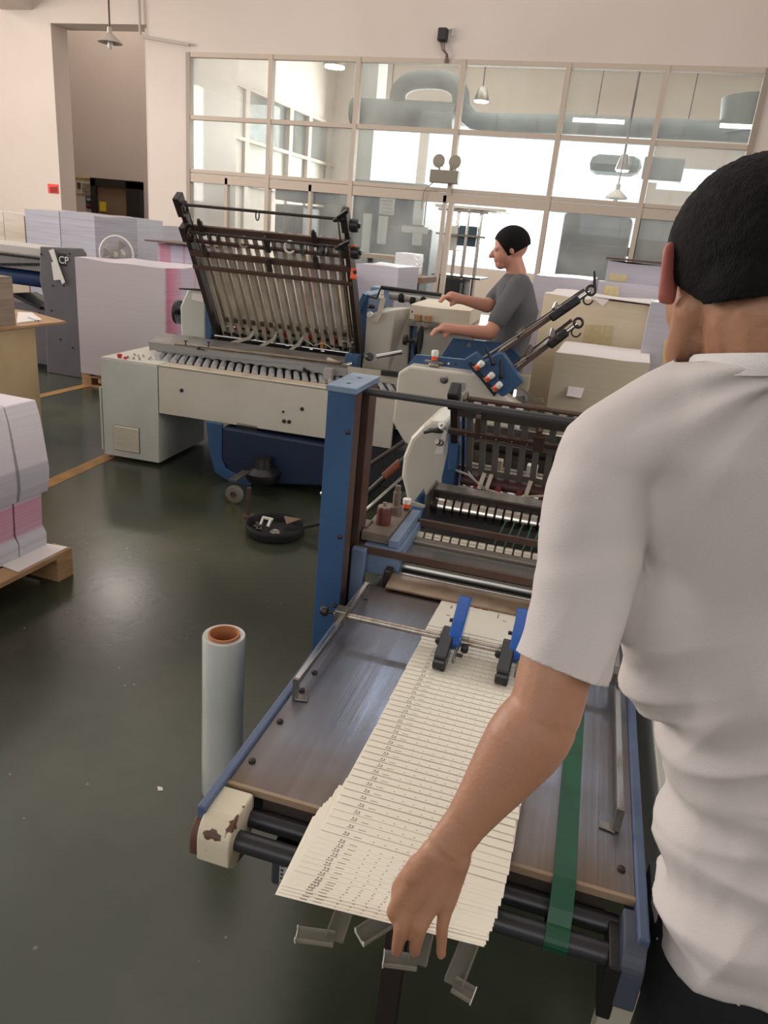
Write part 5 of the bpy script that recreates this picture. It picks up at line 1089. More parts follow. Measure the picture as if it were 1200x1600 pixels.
# rivets on the sheet
for u, vs in ((.02, (.13, .25, .36, .43)), (TW-.022, (.12, .26, .42, .6))):
    for v in vs: MB().lathe([(.0065, 0), (.006, .004), (.003, .006), (0, .006)], FM.w(u, v, TZ), n=14).build('sheet_screw', DARK, t, smooth=True)
# chipped end cover: rounded cream casting
def quarter(u0, u1, mt, nm, v_out, v_in, zt_, zb_, r=.045, bev=.003):
    pts = []
    for k in range(9):
        a_ = PI/2*k/8; pts.append((v_out+r-r*math.sin(a_), zt_-r+r*math.cos(a_)))
    prof = [(v_in, zt_)]+pts+[(v_out, zb_), (v_out+.02, zb_-.02), (v_in-.03, zb_-.03), (v_in, zb_)]
    return MB().prism([FM.w(u0, v, z) for v, z in prof], FM.u*(u1-u0)).build(nm, mt, t, bevel=bev)
CHIP = mat('chipped_cream', sr(214, 204, 180), .45, col2=sr(92, 62, 48), nscale=14, ncon=(.555, .565), detail=5)
quarter(.0, .056, CHIP, 'end_cover', -.028, .06, TZ-.0, TZ-.075, .04)
quarter(-.014, .0, mat('rust_edge', sr(92, 62, 50), .6), 'end_cover_edge', -.026, .03, TZ-.01, TZ-.07, .04)
quarter(TW-.02, TW+.012, mat('slate_end', sr(64, 70, 84), .5), 'end_cover', -.03, .05, TZ-.0, TZ-.10, .04)
MB().box(FM, TW-.035, TW-.015, -.03, .05, TZ-.13, TZ-.03).build('end_bracket', BLACK, t, bevel=.003)
for (v, z, r_, nm) in ((.005, TZ-.048, .0165, 'front_roller'), (.055, TZ-.045, .016, 'rear_roller')):
    MB().tube([FM.w(.055, v, z), FM.w(TW-.02, v, z)], r_, 24).build(nm, mat('black_roller', sr(44, 44, 48), .35), t, smooth=True)
# drive motor with label
MB().box(FM, .10, .17, .04, .16, TZ-.16, TZ-.075).build('drive_motor', mat('motor_grey', sr(56, 58, 62), .5), t, bevel=.006)
m0 = MB().box(FM, .118, .142, .036, .04, TZ-.15, TZ-.09).build('rating_label', mat('label_silver', sr(176, 176, 172), .4), t)
MB().box(FM, .127, .135, .0350, .036, TZ-.15, TZ-.138).build('magenta_mark', mat('magenta', sr(176, 16, 110), .5), m0); MB().box(FM, .127, .135, .0350, .036, TZ-.102, TZ-.09).build('magenta_mark', mat('magenta', sr(176, 16, 110), .5), m0)
m = MB()
for k in range(6): m.box(FM, .120, .125, .0352, .036, TZ-.146+.009*k, TZ-.141+.009*k); m.box(FM, .136, .140, .0352, .036, TZ-.146+.009*k, TZ-.141+.009*k)
m.build('label_lettering', mat('label_ink', sr(70, 70, 72), .6), m0)
# legs
LEGW = mat('pale_leg_enamel', sr(170, 164, 150), .5)
MB().bar(FM.w(TW-.0, .02, TZ-.1), FM.w(TW-.0, .05, 0), .045, .03, FM.v).build('leg', LEGW, t)['label'] = 'pale enamelled leg'
MB().bar(FM.w(.32, .09, TZ-.05), FM.w(.32, .09, 0), .035, .035, FM.v).build('leg', mat('rust_black_leg', sr(40, 28, 26), .6), t)
MB().bar(FM.w(.03, .8, TZ-.08), FM.w(.03, .8, 0), .03, .03, FM.v).build('leg', BLUE, t); MB().bar(FM.w(TW-.03, .8, TZ-.08), FM.w(TW-.03, .8, 0), .03, .03, FM.v).build('leg', BLUE, t)
# chrome guide rails over the side
SQC = mat('satin_chrome_bar', sr(190, 190, 188), .18, metal=1)
for u, s in ((.018, 1), (TW-.03, -1)):
    zr = TZ+.042
    va, vb_ = (.33, .80) if s > 0 else (.20, .80)
    m = MB(); m.bar(FM.w(u, va, zr), FM.w(u, vb_, zr), .011, .011); m.build('guide_rail', SQC, t, bevel=.001)
    m = MB(); m.bar(FM.w(u, va, zr+.006), FM.w(u, va, TZ+.002), .013, .006, FM.v); m.bar(FM.w(u, va, TZ+.003), FM.w(u+s*.025, va+.005, TZ+.003), .016, .004); m.build('rail_bracket', STEEL, t, bevel=.001)
    m = MB(); m.bar(FM.w(u, vb_, zr+.006), FM.w(u, vb_, TZ+.002), .013, .006, FM.v); m.build('rail_bracket', STEEL, t, bevel=.001)
# cross rod with clamp blocks
VR = .605; zr = TZ+.052
m = MB(); m.tube([FM.w(.0, VR, zr), FM.w(TW-.0, VR, zr)], .0075, 16); m.build('cross_rod', mat('tarnished_rod', sr(150, 134, 116), .3, metal=.8, col2=sr(190, 184, 176), nscale=20, stretch=(3, 1, 1)), t, smooth=True)
for u in (.016, TW-.03):
    MB().box(FM, u-.012, u+.016, VR-.016, VR+.016, zr-.014, zr+.016).build('rod_clamp', STEEL, t, bevel=.002)
m = MB(); m.lathe([(.004, 0), (.004, .02), (.012, .022), (.013, .03), (.009, .038), (0, .038)], FM.w(.004, VR, zr), -FM.u, 14); m.build('star_knob', BLACK, t, smooth=True)
m = MB(); m.lathe([(.004, 0), (.004, .012), (.010, .014), (.010, .03), (0, .03)], FM.w(TW+.0, VR, zr), FM.u, 14); m.build('star_knob', BLACK, t, smooth=True)
# green belt over the right side
GRN = mat('green_belt', sr(24, 86, 60), .45, col2=sr(18, 70, 48), nscale=10)
ub = .562; wb = .034
m = MB()
path = [(VT1+.01, TZ+.003), (VT0, TZ+.003), (.022, TZ-.012)]
for k in range(9):
    a_ = PI*.42+PI*.95*k/8; path.append((.005+.019*math.cos(a_), TZ-.048+.019*math.sin(a_)))
path.append((.1, TZ-.069))
for (p, q_) in zip(path, path[1:]):
    m.hexa([FM.w(ub-wb/2, p[0], p[1]), FM.w(ub+wb/2, p[0], p[1]), FM.w(ub+wb/2, q_[0], q_[1]), FM.w(ub-wb/2, q_[0], q_[1])]+[FM.w(ub-wb/2, p[0], p[1]+.002), FM.w(ub+wb/2, p[0], p[1]+.002), FM.w(ub+wb/2, q_[0], q_[1]+.002), FM.w(ub-wb/2, q_[0], q_[1]+.002)])
m.build('green_belt', GRN, t)
# acrylic channel fingers sticking out below the paper
CH = mat('clear_channel', sr(190, 184, 174), .15, spec=.6, sss=.2)
chn = CH.node_tree.nodes['Principled BSDF']; chn.inputs['Transmission Weight'].default_value = .6; chn.inputs['Alpha'].default_value = .7
EDGE = mat('cut_channel_edge', sr(226, 224, 218), .4)
def channel(p, q_, lip, w_=.025, h=.008):
    p, q_ = V3(p), V3(q_); d = (q_-p).normalized(); x = V3(lip).normalized(); x = (x-d*x.dot(d)).normalized(); n_ = x.cross(d)
    if n_.z < 0: n_ = -n_
    m = MB(); th = .002
    m.bar(p, q_, w_, th, n_); m.bar(p+x*(w_/2)+n_*h/2, q_+x*(w_/2)+n_*h/2, th, h, n_); m.bar(p-x*(w_/2)+n_*h/2, q_-x*(w_/2)+n_*h/2, th, h, n_)
    return m, q_, d, x, n_
def dep(x, y, v): return hv(x, y, v)
fing = [((545, 1405), (522, 1470), (464, 1462)), ((620, 1430), (562, 1466), None), ((668, 1440), (652, 1507), (600, 1500)), ((738, 1465), (708, 1540), (738, 1558))]
for (a_, b_, c_) in fing:
    pa, pb = FM.w(*FM.Z(*a_, .575)), FM.w(*FM.Z(*b_, .565))
    m, q_, d, x, n_ = channel(pa, pb, FM.u)
    if c_:
        pc = FM.w(*FM.Z(*c_, .562)); x2 = V3(pc)-V3(pb); m2, q2, dd2, xx, nn_ = channel(pb, pc, d, w_=.018); 
        off = m.bm; tmp = bpy.data.meshes.new('tmp'); m2.bm.to_mesh(tmp); m.bm.from_mesh(tmp); bpy.data.meshes.remove(tmp); m2.bm.free()
        end, ex, en = q2, xx, nn_
    else: end, ex, en = q_, x, n_
    o = m.build('channel_finger', CH, t)
    w2 = .018 if c_ else .022
    m = MB(); dd_ = (V3(end)-V3(pb)).normalized() if c_ else d
    m.bar(end, end+dd_*.0015, w2+.003, .004, en); m.bar(end+ex*w2/2+en*.004, end+ex*w2/2+en*.004+dd_*.0015, .0035, .009, en); m.bar(end-ex*w2/2+en*.004, end-ex*w2/2+en*.004+dd_*.0015, .0035, .009, en)
    m.build('cut_end', EDGE, o)
# press wheel holders on the cross rod
def holder(u, label):
    h = thing('press_wheel_holder', label, 'press wheel', FM.w(u, VR, zr), FM.rot, None)
    def L_(a, b_, c_): return FM.w(u+a, VR+b_, zr+c_)
    def pill(p, q_, w_, th, side, mt, nm, ang=0):
        # rounded casing lying in the v-z plane
        p, q_ = np.array(p), np.array(q_); d = (q_-p)/np.linalg.norm(q_-p); n_ = np.array([-d[1], d[0]]); pts = []
        for k in range(11):
            a_ = PI/2+PI*k/10; pts.append(p+w_*(math.cos(a_)*d+math.sin(a_)*n_))
        for k in range(11):
            a_ = -PI/2+PI*k/10; pts.append(q_+w_*(math.cos(a_)*d+math.sin(a_)*n_))
        th *= 1.35; return MB().prism([L_(side-th/2, a_[0], a_[1]) for a_ in pts], FM.u*th).build(nm, mt, h, bevel=.003, seg=3)
    pill((-.012, .004), (.082, .050), .019, .021, .004, mat('bright_blue_plastic', sr(0, 80, 165), .15, coat=.2), 'blue_arm')
    pill((.004, .008), (-.080, -.014), .018, .021, -.012, mat('glossy_black_plastic', sr(14, 14, 15), .25, coat=.1), 'black_arm')
    pill((.03, .012), (-.065, -.012), .008, .004, .014, STEEL, 'steel_link')
    for s_, b_, c_ in ((-.03, .0, -.004), (.03, -.012, -.004)):
        m = MB(); m.lathe([(.008, 0), (.0085, .012), (.006, .014), (0, .014)], L_(s_, b_-.004, c_), -FM.v, 18); m.build('thumb_knob', BLACK, h, smooth=True)
    for s_ in (-.024, .026): m = MB(); m.lathe([(.0125, -.008), (.0125, .008), (0, .008)], L_(s_, 0, 0), FM.u, 20); m.build('rod_collar', STEEL, h, smooth=True)
    for s_, b_, c_ in ((-.012, .045, .022), (.022, -.05, -.006)): m = MB(); m.lathe([(.0045, -.004), (.0045, .008), (0, .008)], L_(s_, b_, c_), FM.u*(1 if s_ > 0 else -1), 12); m.build('pivot_pin', DARK, h)
    for b_, c_, r_ in ((-.080, -.012, .0175), (.082, .048, .017)): m = MB(); m.lathe([(r_, -.004), (r_, .004), (0, .004)], L_(-.004 if b_ < 0 else .012, b_, c_-.004), FM.u, 24); m.build('press_wheel', RUBBER, h, smooth=True)
    return h
holder(.281, 'left blue and black press wheel holder on the cross rod')
holder(.415, 'right blue and black press wheel holder partly behind the sleeve')
# electrical box beside the table
t = thing('electrical_box', 'cream electrical box with screwed lid beside the right table rail', 'electrical box', FM.w(.84, .45, 0), FM.rot)
MB().box(FM, .715, .98, .2, .8, .42, .62).build('case', WHITED, t, bevel=.004)
MB().box(FM, .728, .97, .22, .78, .62, .628).build('lid', WHITE, t, bevel=.002)
for u, v in ((.738, .24), (.738, .5), (.738, .75), (.95, .24)): MB().lathe([(.006, 0), (.005, .003), (0, .004)], FM.w(u, v, .628), n=12).build('lid_screw', BROWN, t)
MB().bar(FM.w(.85, .5, .42), FM.w(.85, .5, 0), .05, .05, FM.v).build('pedestal', NAVY, t)
MB().box(FM, .70, .745, .1, .2, .4, .58).build('dark_bracket', mat('bracket_grey', sr(78, 80, 80), .5), t, bevel=.004)

# ============================================================ THE SHINGLED SIGNATURES
def sheet_mesh(w_, dpt, tilt):
    """a folded signature: two leaves, a fold at the leading edge, and small printed collating marks"""
    m = MB(); th = .00068
    z0 = 0
    def P(x, y, z): return (x, y, z)
    # lower and upper leaf, meeting in the rounded fold at y=0
    m.prism([P(0, .001, 0), P(w_, .001, 0), P(w_, dpt, 0), P(0, dpt, 0)], (0, 0, th))
    m.prism([P(0, 0, th), P(w_, 0, th), P(w_, dpt-.003, th), P(0, dpt-.003, th)], (0, 0, th))
    return m
NS = 58
vs = []; v = .70
gaps = []
for i in range(NS):
    vs.append(v); v -= .0152*(1 if i < 42 else .62) if i < NS-8 else .005
scale = (.70+.135)/(vs[0]-vs[-1]); vs = [.70-(a-vs[-1]+(vs[0]-a-(vs[0]-vs[-1])))*0-(vs[0]-a)*scale for a in vs]
SW, SD = .285, .185
mk = MB(); base = None
def mark_mesh():
    m = MB(); z = .00142
    for (x, y, a_, b_) in ((.034, .003, .010, .0016), (.036, .007, .0025, .004), (.041, .006, .0025, .004), (.052, .004, .012, .0012)): m.prism([(x, y, z), (x+a_, y, z), (x+a_, y+b_, z), (x, y+b_, z)], (0, 0, .0002))
    for k in range(9): x = .082+.018*k; m.prism([(x, .004, z), (x+.003, .004, z), (x+.003, .0052, z), (x, .0052, z)], (0, 0, .0002))
    return m
proto = None
rng = random.Random(3)
for i, v in enumerate(vs):
    f = i/(NS-1)
    # the pile thickens where the hand gathers the sheets at the front
    k_ = max(0, min(1, (i-(NS-20))/16))
    tilt = math.radians(5.4+3.6*k_)
    u = .205-.016*f+rng.uniform(-.002, .002)
    if i > NS-16: u -= (i-(NS-16))*.0006
    z = TZ+.0025+SD*math.sin(tilt)
    if proto is None:
        o = sheet_mesh(SW, SD, 0)
        t = bpy.data.objects.new('folded_signature', None)
        me = bpy.data.meshes.new('folded_signature'); bmesh.ops.recalc_face_normals(o.bm, faces=o.bm.faces); o.bm.to_mesh(me); o.bm.free(); me.materials.append(SHEET)
        bpy.data.objects.remove(t); t = bpy.data.objects.new('folded_signature', me); C.objects.link(t)
        md = t.modifiers.new('bevel', 'BEVEL'); md.width = .0005; md.segments = 1
        mm = mark_mesh(); me2 = bpy.data.meshes.new('printed_mark'); mm.bm.to_mesh(me2); mm.bm.free(); me2.materials.append(INK)
        ch = bpy.data.objects.new('printed_mark', me2); C.objects.link(ch); ch.parent = t
        proto = t; o = t
    else:
        o = proto.copy(); C.objects.link(o); c = proto.children[0].copy(); C.objects.link(c); c.parent = o
    o.location = V3(FM.w(u, v, z))
    # each sheet leans on the one before it: trailing edge lower than the fold
    o.rotation_euler = (0, 0, FM.rot+rng.uniform(-.006, .006)+(math.radians(4.2)*max(0, min(1, (i-(NS-16))/9))))
    o.rotation_euler.rotate_axis('X', -tilt)
    o['label'] = 'cream folded signature lying in the shingled stream on the delivery table'; o['category'] = 'folded sheet'; o['group'] = 'folded signatures in the shingled stream'
    if i == 0: del o['group']; o['label'] = 'rearmost cream folded signature under the blue press wheels'; first = o
    if i == NS-1: del o['group']; o['label'] = 'frontmost cream folded signature sticking out beneath the hand'
m = MB()
for (a_, b_, w_, d_) in ((.03, .13, .004, .02), (.04, .155, .012, .004), (.05, .12, .003, .03), (.03, .08, .008, .006), (.045, .06, .006, .012), (.15, .13, .003, .03), (.165, .12, .01, .004)):
    m.prism([(a_, b_, .00142), (a_+w_, b_, .00142), (a_+w_, b_+d_, .00142), (a_, b_+d_, .00142)], (0, 0, .0002))
me2 = bpy.data.meshes.new('printed_block'); m.bm.to_mesh(me2); m.bm.free(); me2.materials.append(INK); ch = bpy.data.objects.new('printed_block', me2); C.objects.link(ch); ch.parent = first
m = MB()
for x in (.085, .105): m.prism([(x, .168, .00142), (x+.016, .168, .00142), (x+.016, .176, .00142), (x, .176, .00142)], (0, 0, .0002))
me2 = bpy.data.meshes.new('red_heading'); m.bm.to_mesh(me2); m.bm.free(); me2.materials.append(mat('red_ink', sr(190, 50, 40), .8)); ch = bpy.data.objects.new('red_heading', me2); C.objects.link(ch); ch.parent = first

# ============================================================ PEOPLE
def blend(m, name, mt, root, voxel, smooth_it, cuts=(), extra=None, thick=0):
    """fuse overlapping closed limbs into one continuous skin"""
    me = bpy.data.meshes.new('raw'); bmesh.ops.recalc_face_normals(m.bm, faces=m.bm.faces); m.bm.to_mesh(me); m.bm.free()
    o = bpy.data.objects.new('raw', me); C.objects.link(o)
    r = o.modifiers.new('r', 'REMESH'); r.mode = 'VOXEL'; r.voxel_size = voxel
    s = o.modifiers.new('s', 'SMOOTH'); s.iterations = smooth_it; s.factor = .5
    dg = bpy.context.evaluated_depsgraph_get(); dg.update()
    me2 = bpy.data.meshes.new_from_object(o.evaluated_get(dg)); bpy.data.objects.remove(o)
    bm = bmesh.new(); bm.from_mesh(me2)
    for cut in cuts:
        co, no = cut[:2]
        fs = bm.faces[:]
        if len(cut) > 2: fs = [f for f in fs if (f.calc_center_median()-V3(co)).length < cut[2]]
        g = list({v for f in fs for v in f.verts})+list({e for f in fs for e in f.edges})+fs; bmesh.ops.bisect_plane(bm, geom=g, plane_co=V3(co), plane_no=V3(no), clear_outer=True)
    if extra: extra(bm)
    bm.to_mesh(me2); bm.free(); me2.name = name; me2.materials.clear(); me2.materials.append(mt)
    for p in me2.polygons: p.use_smooth = True; p.material_index = 0
    ob = bpy.data.objects.new(name, me2); C.objects.link(ob)
    me2.transform(ROOT[root.name]); ob.parent = root; ROOT[ob.name] = ROOT[root.name]
    if thick: sd = ob.modifiers.new('thickness', 'SOLIDIFY'); sd.thickness = thick; sd.offset = -1
    return ob
def ell_ring(c, a, b, n=28, p=2.0):
    c, a, b = V3(c), V3(a), V3(b); out = []
    for k in range(n):
        t_ = 2*PI*k/n; cs, sn = math.cos(t_), math.sin(t_)
        out.append(c + a*math.copysign(abs(cs)**(2/p), cs) + b*math.copysign(abs(sn)**(2/p), sn))
    return out
RT = np.array([math.cos(YAW), math.sin(YAW), 0.])           # the worker's right
FW = np.array([-math.sin(YAW), math.cos(YAW), 0.])          # the way the worker faces
ZZ = np.array([0, 0, 1.])
# ------------------------------------------------------------ near worker
wk = thing('person', 'person in white t-shirt and black trousers gathering folded sheets, seen from behind', 'person', (float(FM.w(.80, .03, 0)[0]), float(FM.w(.80, .03, 0)[1]), 0))
hc = dp(1163, 424, .83)                                      # middle of the head
# head axes: looking ahead, a little left and down
hy = math.radians(5); hf = FW*math.cos(hy)-RT*math.sin(hy); hrt = RT*math.cos(hy)+FW*math.sin(hy)
hf3 = hf*math.cos(.22)-ZZ*math.sin(.22); hup = np.cross(hrt, hf3)
def HP(r, f, u): return hc+hrt*r+hf3*f+hup*u
nb = dp(1200, 560, .845)                                     # base of the neck
sl = dp(985, 660, .90)                                       # left shoulder joint
sl = dp(948, 718, .905)
el = dp(850, 1118, .90)                                      # elbow
wr = dp(706, 1316, .905)                                     # wrist
ch = dp(1215, 900, .97); wa = dp(1245, 1250, 1.04); hp = dp(1235, 1450, 1.06)
B = MB()
B.ball(HP(0, -.012, .02), (.079, .098, .092), (hrt, hf3, hup), 3)
B.ball(HP(0, .03, -.03), (.066, .075, .07), (hrt, hf3, hup), 3)
B.ball(HP(0, .055, -.072), (.040, .036, .036), (hrt, hf3, hup), 2)    # chin
for s in (-1, 1): B.cap(HP(.052*s, .0, -.045), HP(.03*s, .07, -.09), .022, .018)    # jaw
B.cap(HP(0, .095, -.005), HP(0, .112, -.035), .010, .015)           # nose
B.cap(HP(-.02, .09, -.062), HP(.02, .09, -.062), .008, .008)         # lips
for s in (-1, 1): B.ball(HP(.032*s, .085, .005), (.017, .01, .009), (hrt, hf3, hup), 2)
B.cap(HP(0, -.03, -.04), nb, .057, .066)
B.cap(HP(0, -.05, -.05), nb-FW*.03-ZZ*.0, .045, .06)
B.cap(nb-ZZ*.03, (sl*.75+nb*.25)-ZZ*.015, .054, .05)
nr = nb+RT*.2-ZZ*.06
B.cap(nb-ZZ*.03, nr, .054, .05)
B.loft([ell_ring(nb-ZZ*.06, RT*.12, FW*.07), ell_ring(ch, RT*.165, FW*.10), ell_ring(wa, RT*.15, FW*.10), ell_ring(hp, RT*.16, FW*.11)])
B.cap(sl, (sl+ (el-sl)*.55), .052, .046); B.cap(sl+(el-sl)*.5, el, .047, .044)
B.ball(el+(el-sl)*.02, .041)
# forearm: full below the elbow, tapering flat to the wrist
ax = (wr-el)/np.linalg.norm(wr-el); cam_r = MC[0]; sd = cam_r-ax*np.dot(cam_r, ax); sd /= np.linalg.norm(sd); vw = np.cross(ax, sd)
rg = []
for s_, a_, b_ in ((-.06, .038, .036), (0, .046, .041), (.12, .0495, .043), (.25, .049, .042), (.45, .042, .036), (.65, .034, .029), (.85, .0275, .022), (1.0, .0275, .019), (1.06, .028, .018)):
    rg.append(ell_ring(el+(wr-el)*s_, sd*a_, vw*b_))
B.loft(rg)
# hand: palm slab from wrist to knuckles, four bent fingers, thumb closing under the sheets
def hp_(x, y, d): return dp(x, y, d)
kn = [hp_(627, 1405, .930), hp_(643, 1412, .925), hp_(672, 1416, .925), hp_(698, 1414, .93)]     # knuckles index..little
wl, wr_ = hp_(678, 1330, .905), hp_(718, 1338, .907)
for i, k_ in enumerate(kn):
    w0 = wl+(wr_-wl)*i/3; B.cap(w0, k_, .0155, .0125 if i < 3 else .0115)
B.cap(wl, kn[0]*.5+wl*.5+(hp_(640, 1370, .92)-hp_(645, 1370, .92)), .016, .015)
B.ball(hp_(716, 1346, .905), .014)                           # wrist bone
fing_ = [[(627, 1405, .930), (616, 1425, .934), (628, 1446, .962), (645, 1452, .975)],
         [(643, 1412, .925), (627, 1450, .928), (622, 1474, .940), (620, 1487, .952)],
         [(672, 1416, .925), (656, 1450, .926), (650, 1474, .938), (648, 1487, .950)],
         [(698, 1414, .930), (691, 1446, .934), (690, 1474, .944), (689, 1492, .952)]]
fr_ = [[.0118, .0108, .0095, .0085], [.0112, .0098, .0086, .0078], [.0112, .0098, .0086, .0078], [.0100, .0086, .0074, .0066]]
for pts, rs in zip(fing_, fr_):
    P_ = [hp_(*p) for p in pts]
    for a_, b_, r0, r1 in zip(P_, P_[1:], rs, rs[1:]): B.cap(a_, b_, r0, r1)
th_ = [hp_(655, 1350, .915), hp_(626, 1388, .938), hp_(622, 1412, .955), hp_(640, 1426, .965)]
for a_, b_, r0, r1 in zip(th_, th_[1:], (.014, .0125, .0105), (.0125, .0105, .009)): B.cap(a_, b_, r0, r1)
# right arm, reaching ahead beyond the picture edge
ra = [nr, nr+RT*.05+FW*.06-ZZ*.26, nr-RT*.02+FW*.3-ZZ*.36]
B.cap(ra[0], ra[1], .05, .042); B.cap(ra[1], ra[2], .042, .028); B.cap(ra[2], ra[2]+FW*.09-ZZ*.02, .03, .022)
for k in range(4): B.cap(ra[2]+FW*.08+RT*(-.03+.02*k), ra[2]+FW*(.15+.01*(k in (1, 2)))+RT*(-.03+.02*k)-ZZ*.03, .010, .008)
B.cap(ra[2]+FW*.03-RT*.03, ra[2]+FW*.1-RT*.06, .012, .009)
# legs down to the floor
ft = []
for s in (-1, 1):
    h0 = hp+RT*.085*s-ZZ*.05; kne = h0+FW*.02; kne = np.array([kne[0], kne[1], .44]); ank = np.array([kne[0]-FW[0]*.02, kne[1]-FW[1]*.02, .08])
    B.cap(h0, kne, .085, .055); B.cap(kne, ank, .055, .036); B.cap(ank-ZZ*.04, ank+FW*.15-ZZ*.05, .036, .03); ft.append((h0, kne, ank))
body = blend(B, 'body', SKIN, wk, .0032, 5)
# ears
for s in (-1, 1):
    E_ = MB(); c = HP(.079*s, .012, -.008)
    er = hf3*.9*-1+hrt*s*.75; er /= np.linalg.norm(er)
    E_.loft([ell_ring(c+hup*u+er*(.006)*1, er*a_, hrt*s*b_, 16) for u, a_, b_ in ((-.034, .008, .008), (-.028, .013, .010), (-.012, .017, .010), (.004, .022, .009), (.018, .024, .009), (.027, .019, .008), (.033, .009, .005))])
    blend(E_, 'ear', mat('ear_skin', sr(176, 104, 92), .5, sss=.2), wk, .002, 4)
# hair: short black cap, faded at the nape
Hm = MB(); Hm.ball(HP(0, -.012, .022), (.088, .105, .098), (hrt, hf3, hup), 4)
Hm.ball(HP(0, -.05, -.02), (.072, .06, .06), (hrt, hf3, hup), 4)
def hx(bm):
    for v_ in bm.verts:
        n_ = noise.noise(v_.co*60)*.0012+noise.noise(v_.co*220)*.0016; d_ = (v_.co-V3(hc)).normalized(); v_.co += d_*n_
hair = blend(Hm, 'hair', HAIR, wk, .004, 3, cuts=[(HP(0, -.09, -.036), -hup*.95+hf3*.06+hrt*.22), (HP(0, .066, .03), hf3*.8-hup*.6), (HP(0, .012, -.012), hf3*.55-hup*.83)], extra=hx, thick=.004)
# shirt
S = MB()
S.loft([ell_ring(nb+ZZ*.05-FW*.015, RT*.078, FW*.092), ell_ring(nb-ZZ*.0-FW*.015, RT*.085, FW*.098), ell_ring(nb-ZZ*.035, RT*.115, FW*.09), ell_ring(nb*.6+ch*.4, RT*.185, FW*.11, p=2.3), ell_ring(ch, RT*.195, FW*.125, p=2.3), ell_ring((ch+wa)/2+RT*.0, RT*.185, FW*.125, p=2.2), ell_ring(wa-ZZ*.0, RT*.180, FW*.13, p=2.2), ell_ring(hp+ZZ*.02, RT*.205, FW*.135, p=2.2), ell_ring(hp-ZZ*.05, RT*.195, FW*.135, p=2.2)])
S.cap(nb-ZZ*.03+RT*-.02, sl, .062, .068); S.cap(nb-ZZ*.03, nr, .074, .072)
sh_end = sl+(el-sl)*.86
axs = (el-sl)/np.linalg.norm(el-sl); sds = MC[0]-axs*np.dot(MC[0], axs); sds /= np.linalg.norm(sds); vws = np.cross(axs, sds)
S.loft([ell_ring(sl-axs*.03, sds*.06, vws*.058), ell_ring(sl+axs*.04+sds*.004, sds*.066, vws*.064), ell_ring(sl+axs*.12+sds*.006, sds*.063, vws*.062), ell_ring(sl+axs*.2+sds*.002, sds*.059, vws*.058), ell_ring(sl+axs*.255+sds*.0, sds*.058, vws*.055), ell_ring(sl+axs*.32-sds*.001, sds*.057, vws*.054)])
S.ball(dp(1055, 985, .965), (.072, .07, .15), (MC[0], FW, np.cross(MC[0], FW)), 3)
S.cap(dp(965, 900, .93), dp(975, 975, .95), .035, .026)
ra_s = (ra[1]-ra[0])/np.linalg.norm(ra[1]-ra[0]); S.cap(ra[0], ra[0]+ra_s*.2, .068, .062)
def folds(bm):
    nbv = V3(nb); rt, up_, fw = V3(RT), V3(ZZ), V3(FW); slv, axv = V3(sl), V3(axs)
    # two crease directions: down-left from the far shoulder, and short gathers at the waist
    d1 = (up_*.93+rt*.42).normalized(); c1 = (rt*.93-up_*.42).normalized(); d2 = (up_*.45+rt*.9).normalized(); c2_ = (up_*.9-rt*.45).normalized()
    def ridge(x): return 1-abs(2*x)
    for v_ in bm.verts:
        q = v_.co; rr = (q-nbv).length; w_ = 0
        a_ = math.atan2((q-nbv).dot(rt), -(q.z-nbv.z)+.02)
        w_ += .0055*math.sin(a_*15+2.5*noise.noise(q*5))*min(1, rr/.1)*max(0, 1-rr/.45)
        warp = noise.noise(q*4)*.05
        n1 = noise.noise(Vector((c1.dot(q)*15+warp*12, d1.dot(q)*2.2, fw.dot(q)*3)))
        mid = max(0, min(1, (1.28-q.z)/.25))
        w_ += mid*.014*(ridge(n1)-.62)
        n2_ = noise.noise(Vector((c2_.dot(q)*17+warp*14, d2.dot(q)*3.0, 5+fw.dot(q)*2)))
        lo = max(0, min(1, (1.10-q.z)/.12))
        w_ += lo*.013*(ridge(n2_)-.6)
        # sleeve: soft folds running round from the armpit
        t_ = (q-slv).dot(axv); rad = ((q-slv)-axv*t_).length
        if 0 < t_ < .34 and rad < .1:
            w_ += .0035*noise.noise(Vector((t_*26+rt.dot(q)*10, up_.dot(q)*6, fw.dot(q)*10)))*min(1, t_/.06)
        w_ += .0015*noise.noise(q*18)
        v_.co = q+v_.normal*w_
shirt = blend(S, 'white_tshirt', SHIRT, wk, .005, 22, cuts=[(sl+axs*.262, axs*.95+sds*-.10, .115), (ra[0]+ra_s*.2, ra_s, .1), (hp-ZZ*.0, -ZZ*.95+RT*.22), (nb-ZZ*.004, ZZ*.95+FW*.16+RT*-.08, .11)], extra=folds, thick=.0025)
# neck band of the shirt
m = MB(); cN = nb+ZZ*.008; ringp = [V3(q) for q in ell_ring(cN, RT*.076, FW*.07-ZZ*.0, 40)]; ringp = [q+Vector((0, 0, -.28*((q-V3(cN)).dot(V3(FW))))) for q in ringp]
m.bm.free()
nq = nb-FW*.015; NB_ = MB(); rings_ = []
for h_, k_ in ((-.016, 1.03), (-.008, 1.045), (.004, 1.03), (.008, .99), (.004, .95), (-.016, .96)):
    rg_ = []
    for q in ell_ring(nq, RT*.0835*k_, FW*.097*k_, 48):
        d_ = q-V3(nb); z_ = -(d_.dot(V3(FW))*.16-d_.dot(V3(RT))*.08)/.95
        rg_.append(q+Vector((0, 0, z_-.004+h_)))
    rings_.append(rg_)
for a_, b_ in zip(rings_, rings_[1:]+rings_[:1]):
    va = [NB_.bm.verts.new(x) for x in a_]; vb_ = [NB_.bm.verts.new(x) for x in b_]
    for k in range(48): NB_.face([va[k], va[(k+1) % 48], vb_[(k+1) % 48], vb_[k]])
